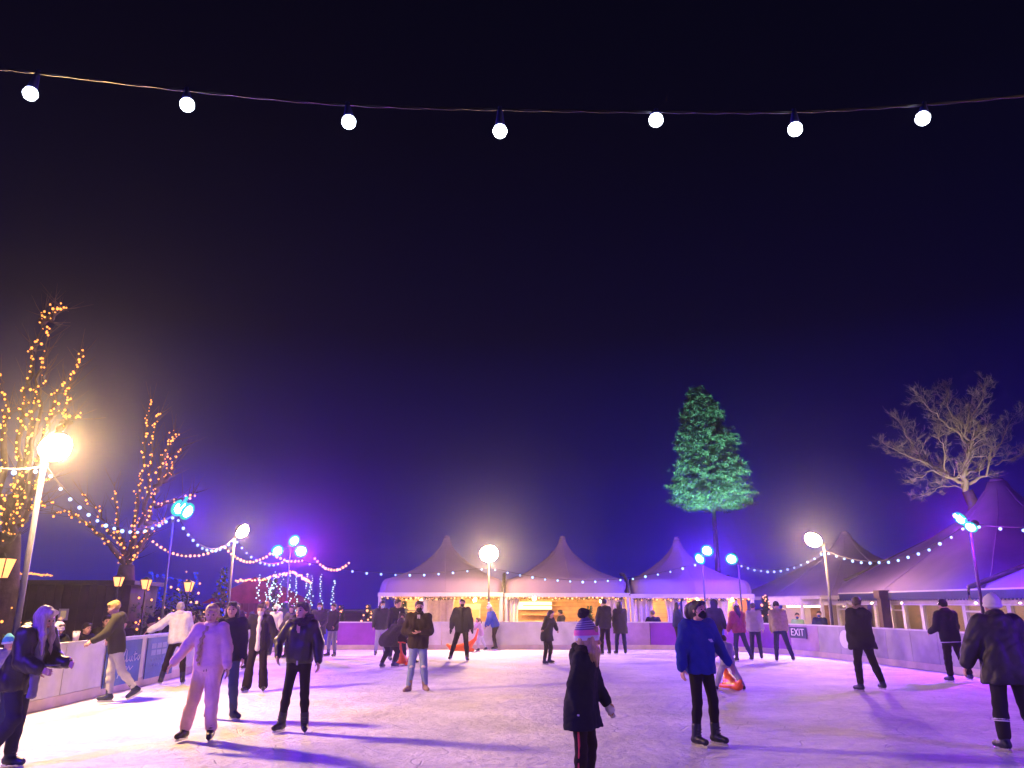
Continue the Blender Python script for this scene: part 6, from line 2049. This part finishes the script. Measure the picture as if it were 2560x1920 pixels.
onl = [
 ('dark coated onlooker with a pale collar left of the yellow haired skater', (-9.0, 17.0), 1.66, 70, dict(kind='short', col=(0.03, 0.02, 0.02)), None, (0.022, 0.018, 0.032)),
 ('onlooker in a long dark scarf beside the pale trousered skater', (-9.3, 18.4), 1.72, 100, dict(kind='long', col=(0.05, 0.03, 0.03), len=.5), None, (0.03, 0.024, 0.03)),
 ('brown coated onlooker with a knitted hat behind the barrier', (-9.5, 19.7), 1.70, 40, None, dict(col=(0.05, 0.035, 0.04)), (0.045, 0.03, 0.025)),
 ('stooping onlooker in black near the second banner', (-9.2, 21.4), 1.74, -30, dict(kind='short', col=(0.02, 0.016, 0.02)), None, (0.016, 0.014, 0.022)),
 ('tall onlooker in a violet tinted jacket by the blue lights', (-9.4, 23.4), 1.80, 80, dict(kind='short', col=(0.06, 0.04, 0.03)), None, (0.035, 0.026, 0.05)),
 ('onlooker with pale hair right of the skater in white', (-9.6, 24.8), 1.68, 60, dict(kind='bob', col=(0.26, 0.20, 0.15)), None, (0.024, 0.02, 0.03)),
 ('short onlooker in a red hat behind the flared trousers', (-9.7, 26.6), 1.62, 50, None, dict(col=(0.42, 0.03, 0.05)), (0.03, 0.02, 0.03)),
 ('dark hooded onlooker by the white lit fir', (-9.6, 28.6), 1.76, 70, dict(kind='short', col=CHAR), None, (0.016, 0.016, 0.03)),
 ('onlooker in a brown hood between the cup and the yellow haired skater', (-9.9, 16.4), 1.70, 90, None, dict(col=(0.07, 0.05, 0.04)), (0.05, 0.036, 0.03)),
 ('onlooker with a dark ponytail turned away beside the lantern post', (-10.4, 18.2), 1.66, 150, dict(kind='pony', col=(0.04, 0.025, 0.02)), None, (0.03, 0.024, 0.03)),
 ('heavy set onlooker in charcoal right behind the first banner', (-8.9, 17.7), 1.80, 30, dict(kind='short', col=(0.03, 0.02, 0.02)), None, (0.028, 0.026, 0.032)),
 ('onlooker in a navy bobble hat behind the second banner', (-9.3, 20.6), 1.70, 100, None, dict(col=(0.02, 0.02, 0.06), bobble=(0.03, 0.03, 0.08)), (0.022, 0.02, 0.035)),
 ('onlooker with auburn hair near the blue lit fir', (-9.8, 25.7), 1.70, 70, dict(kind='long', col=(0.10, 0.04, 0.025), len=.6), None, (0.02, 0.018, 0.035)),
 ('onlooker in a grey hat close to the red chalet', (-9.9, 30.4), 1.74, 80, None, dict(col=(0.12, 0.12, 0.14)), (0.025, 0.022, 0.04))]
for lb, p, h, yw, hr, ht, tc2 in onl:
    person(lb, pos=p, z0=ZG, H=h, yaw=yw, lean=(4, 0), la=(12, 14, 4, 50), ra=(12, 10, 4, 40), hair=hr, hat=ht, top=dict(col=tc2, puff=.04, hem=-.12, kind='coat'), bottom=dict(col=(0.02, 0.018, 0.025)), feet='boot', group=CROWD)
person('broad man in a black jumper from behind, outside the far barrier by the curtains', pos=(5.6, 31.9), z0=ZG, H=1.78, yaw=180, bw=1.15, la=(16, 10, -10, 60), ra=(16, 10, -10, 60), hair=dict(kind='short', col=(0.16, 0.12, 0.11)), top=dict(col=(0.012, 0.012, 0.022), puff=.04), bottom=dict(col=(0.02, 0.02, 0.03)), feet='boot', face=False)
person('customer in a dark hooded coat waiting at the serving counter', pos=(2.05, 33.7), z0=ZG, H=1.80, yaw=-110, hair=dict(kind='short', col=CHAR), top=dict(col=(0.022, 0.018, 0.022), puff=.045, hood=True), bottom=dict(col=(0.02, 0.02, 0.03)), feet='boot')
person('shorter customer seen against the bright counter shelf', pos=(1.55, 34.0), z0=ZG, H=1.62, yaw=160, hair=dict(kind='bob', col=(0.05, 0.03, 0.02)), top=dict(col=(0.05, 0.035, 0.03), puff=.035), bottom=dict(col=(0.02, 0.02, 0.03)), feet='boot', face=False)
person('customer in a red cap standing in front of the purple tent', pos=(7.3, 32.2), z0=ZG, H=1.72, yaw=-100, hair=dict(kind='short', col=CHAR), hat=dict(col=(0.25, 0.03, 0.05), peak=True), top=dict(col=(0.05, 0.05, 0.14), puff=.035), bottom=dict(col=(0.02, 0.02, 0.03)), feet='boot')
person('steward in a blue jacket looking out beside the hatch in the far corner', pos=(11.7, 30.6), z0=ZG, H=1.78, yaw=-40, hair=dict(kind='short', col=(0.05, 0.03, 0.025)), top=dict(col=(0.012, 0.02, 0.12), puff=.045), bottom=dict(col=(0.02, 0.02, 0.03)), feet='boot', mask=(0.03, 0.06, 0.3))
person('attendant in a pale green vest inside the hatch in the far corner', pos=(11.05, 31.2), z0=ZG, H=1.70, yaw=-10, hair=dict(kind='short', col=CHAR), top=dict(col=(0.25, 0.50, 0.30), puff=.03), bottom=dict(col=(0.02, 0.02, 0.03)), feet='boot', mask=(0.03, 0.08, 0.3))
person('silhouetted guest sitting close to the second cabin window', pos=(13.75, 23.3), z0=ZG - .25, H=1.72, yaw=-90, hair=dict(kind='long', col=CHAR, len=.4), top=dict(col=(0.035, 0.035, 0.07), puff=.05), bottom=dict(col=(0.02, 0.02, 0.03)), feet='boot', face=False)
person('silhouetted guest in a dark jacket behind the middle cabin window', pos=(13.85, 22.0), z0=ZG - .25, H=1.70, yaw=-100, hair=dict(kind='short', col=CHAR), top=dict(col=(0.035, 0.03, 0.05), puff=.06), bottom=dict(col=(0.02, 0.02, 0.03)), feet='boot', face=False)

# -------------------- orange skating aids
ORANGE = mat('orange_plastic', (0.82, 0.13, 0.025), 0.35, 0.06, 4)
def aid(label, x, y, rz, sc=1.0):
    t = thing('skating_aid', label, 'skating aid', (x, y, 0), R(rz), 'orange skating aids')
    K = Sdf()
    # -x end: low nose; +x end: tail rising to the handle
    for sy in (-1, 1):
        K.cone((-.45 * sc, sy * .04, .10 * sc), (.30 * sc, sy * .17 * sc, .07 * sc), .05 * sc, .055 * sc, .05)
    K.cone((-.58 * sc, 0, .24 * sc), (-.40 * sc, 0, .12 * sc), .045 * sc, .085 * sc, .05)
    K.cone((-.40 * sc, 0, .12 * sc), (.15 * sc, 0, .20 * sc), .09 * sc, .13 * sc, .06)
    K.cone((.15 * sc, 0, .18 * sc), (.38 * sc, 0, .42 * sc), .12 * sc, .055 * sc, .06)
    K.cone((.38 * sc, 0, .42 * sc), (.47 * sc, 0, .72 * sc), .05 * sc, .035 * sc, .04)
    K.mesh('seal_body', .016, ORANGE, t)
    m_ = MB(); m_.tube([(.48 * sc, -.17 * sc, .73 * sc), (.46 * sc, -.08 * sc, .75 * sc), (.46 * sc, .08 * sc, .75 * sc), (.48 * sc, .17 * sc, .73 * sc)], .022 * sc, 8); m_.build('handle', ORANGE, t, True)
g = ground(1160, 1630)
aid('far orange skating aid with its raised tail pushed by the little girl', g.x, g.y, 8, 1.05)
g = ground(1826, 1722)
aid('right hand orange skating aid between the legs of the toddler', g.x, g.y - .12, 96, 0.85)
g = ground(1010, 1663)
aid('left orange skating aid half hidden behind the olive jacketed man', g.x, g.y, -100, 0.85)
# ------------------------------------------------------------------ night mist round the whole place
mb = MB()
mb.box((0, 0, (22 + ZG - 1.0) / 2), (640, 640, 22 - (ZG - 1.0)))
hm = bpy.data.materials.new('mist')
hm.use_nodes = True
n, l = hm.node_tree.nodes, hm.node_tree.links
n.remove(n['Principled BSDF'])
pv = n.new('ShaderNodeVolumePrincipled')
pv.inputs['Color'].default_value = (0.92, 0.92, 0.92, 1)
pv.inputs['Density'].default_value = HAZE
pv.inputs['Anisotropy'].default_value = 0.91
l.new(pv.outputs[0], n['Material Output'].inputs['Volume'])
tag(mb.build('haze', hm), kind='stuff')
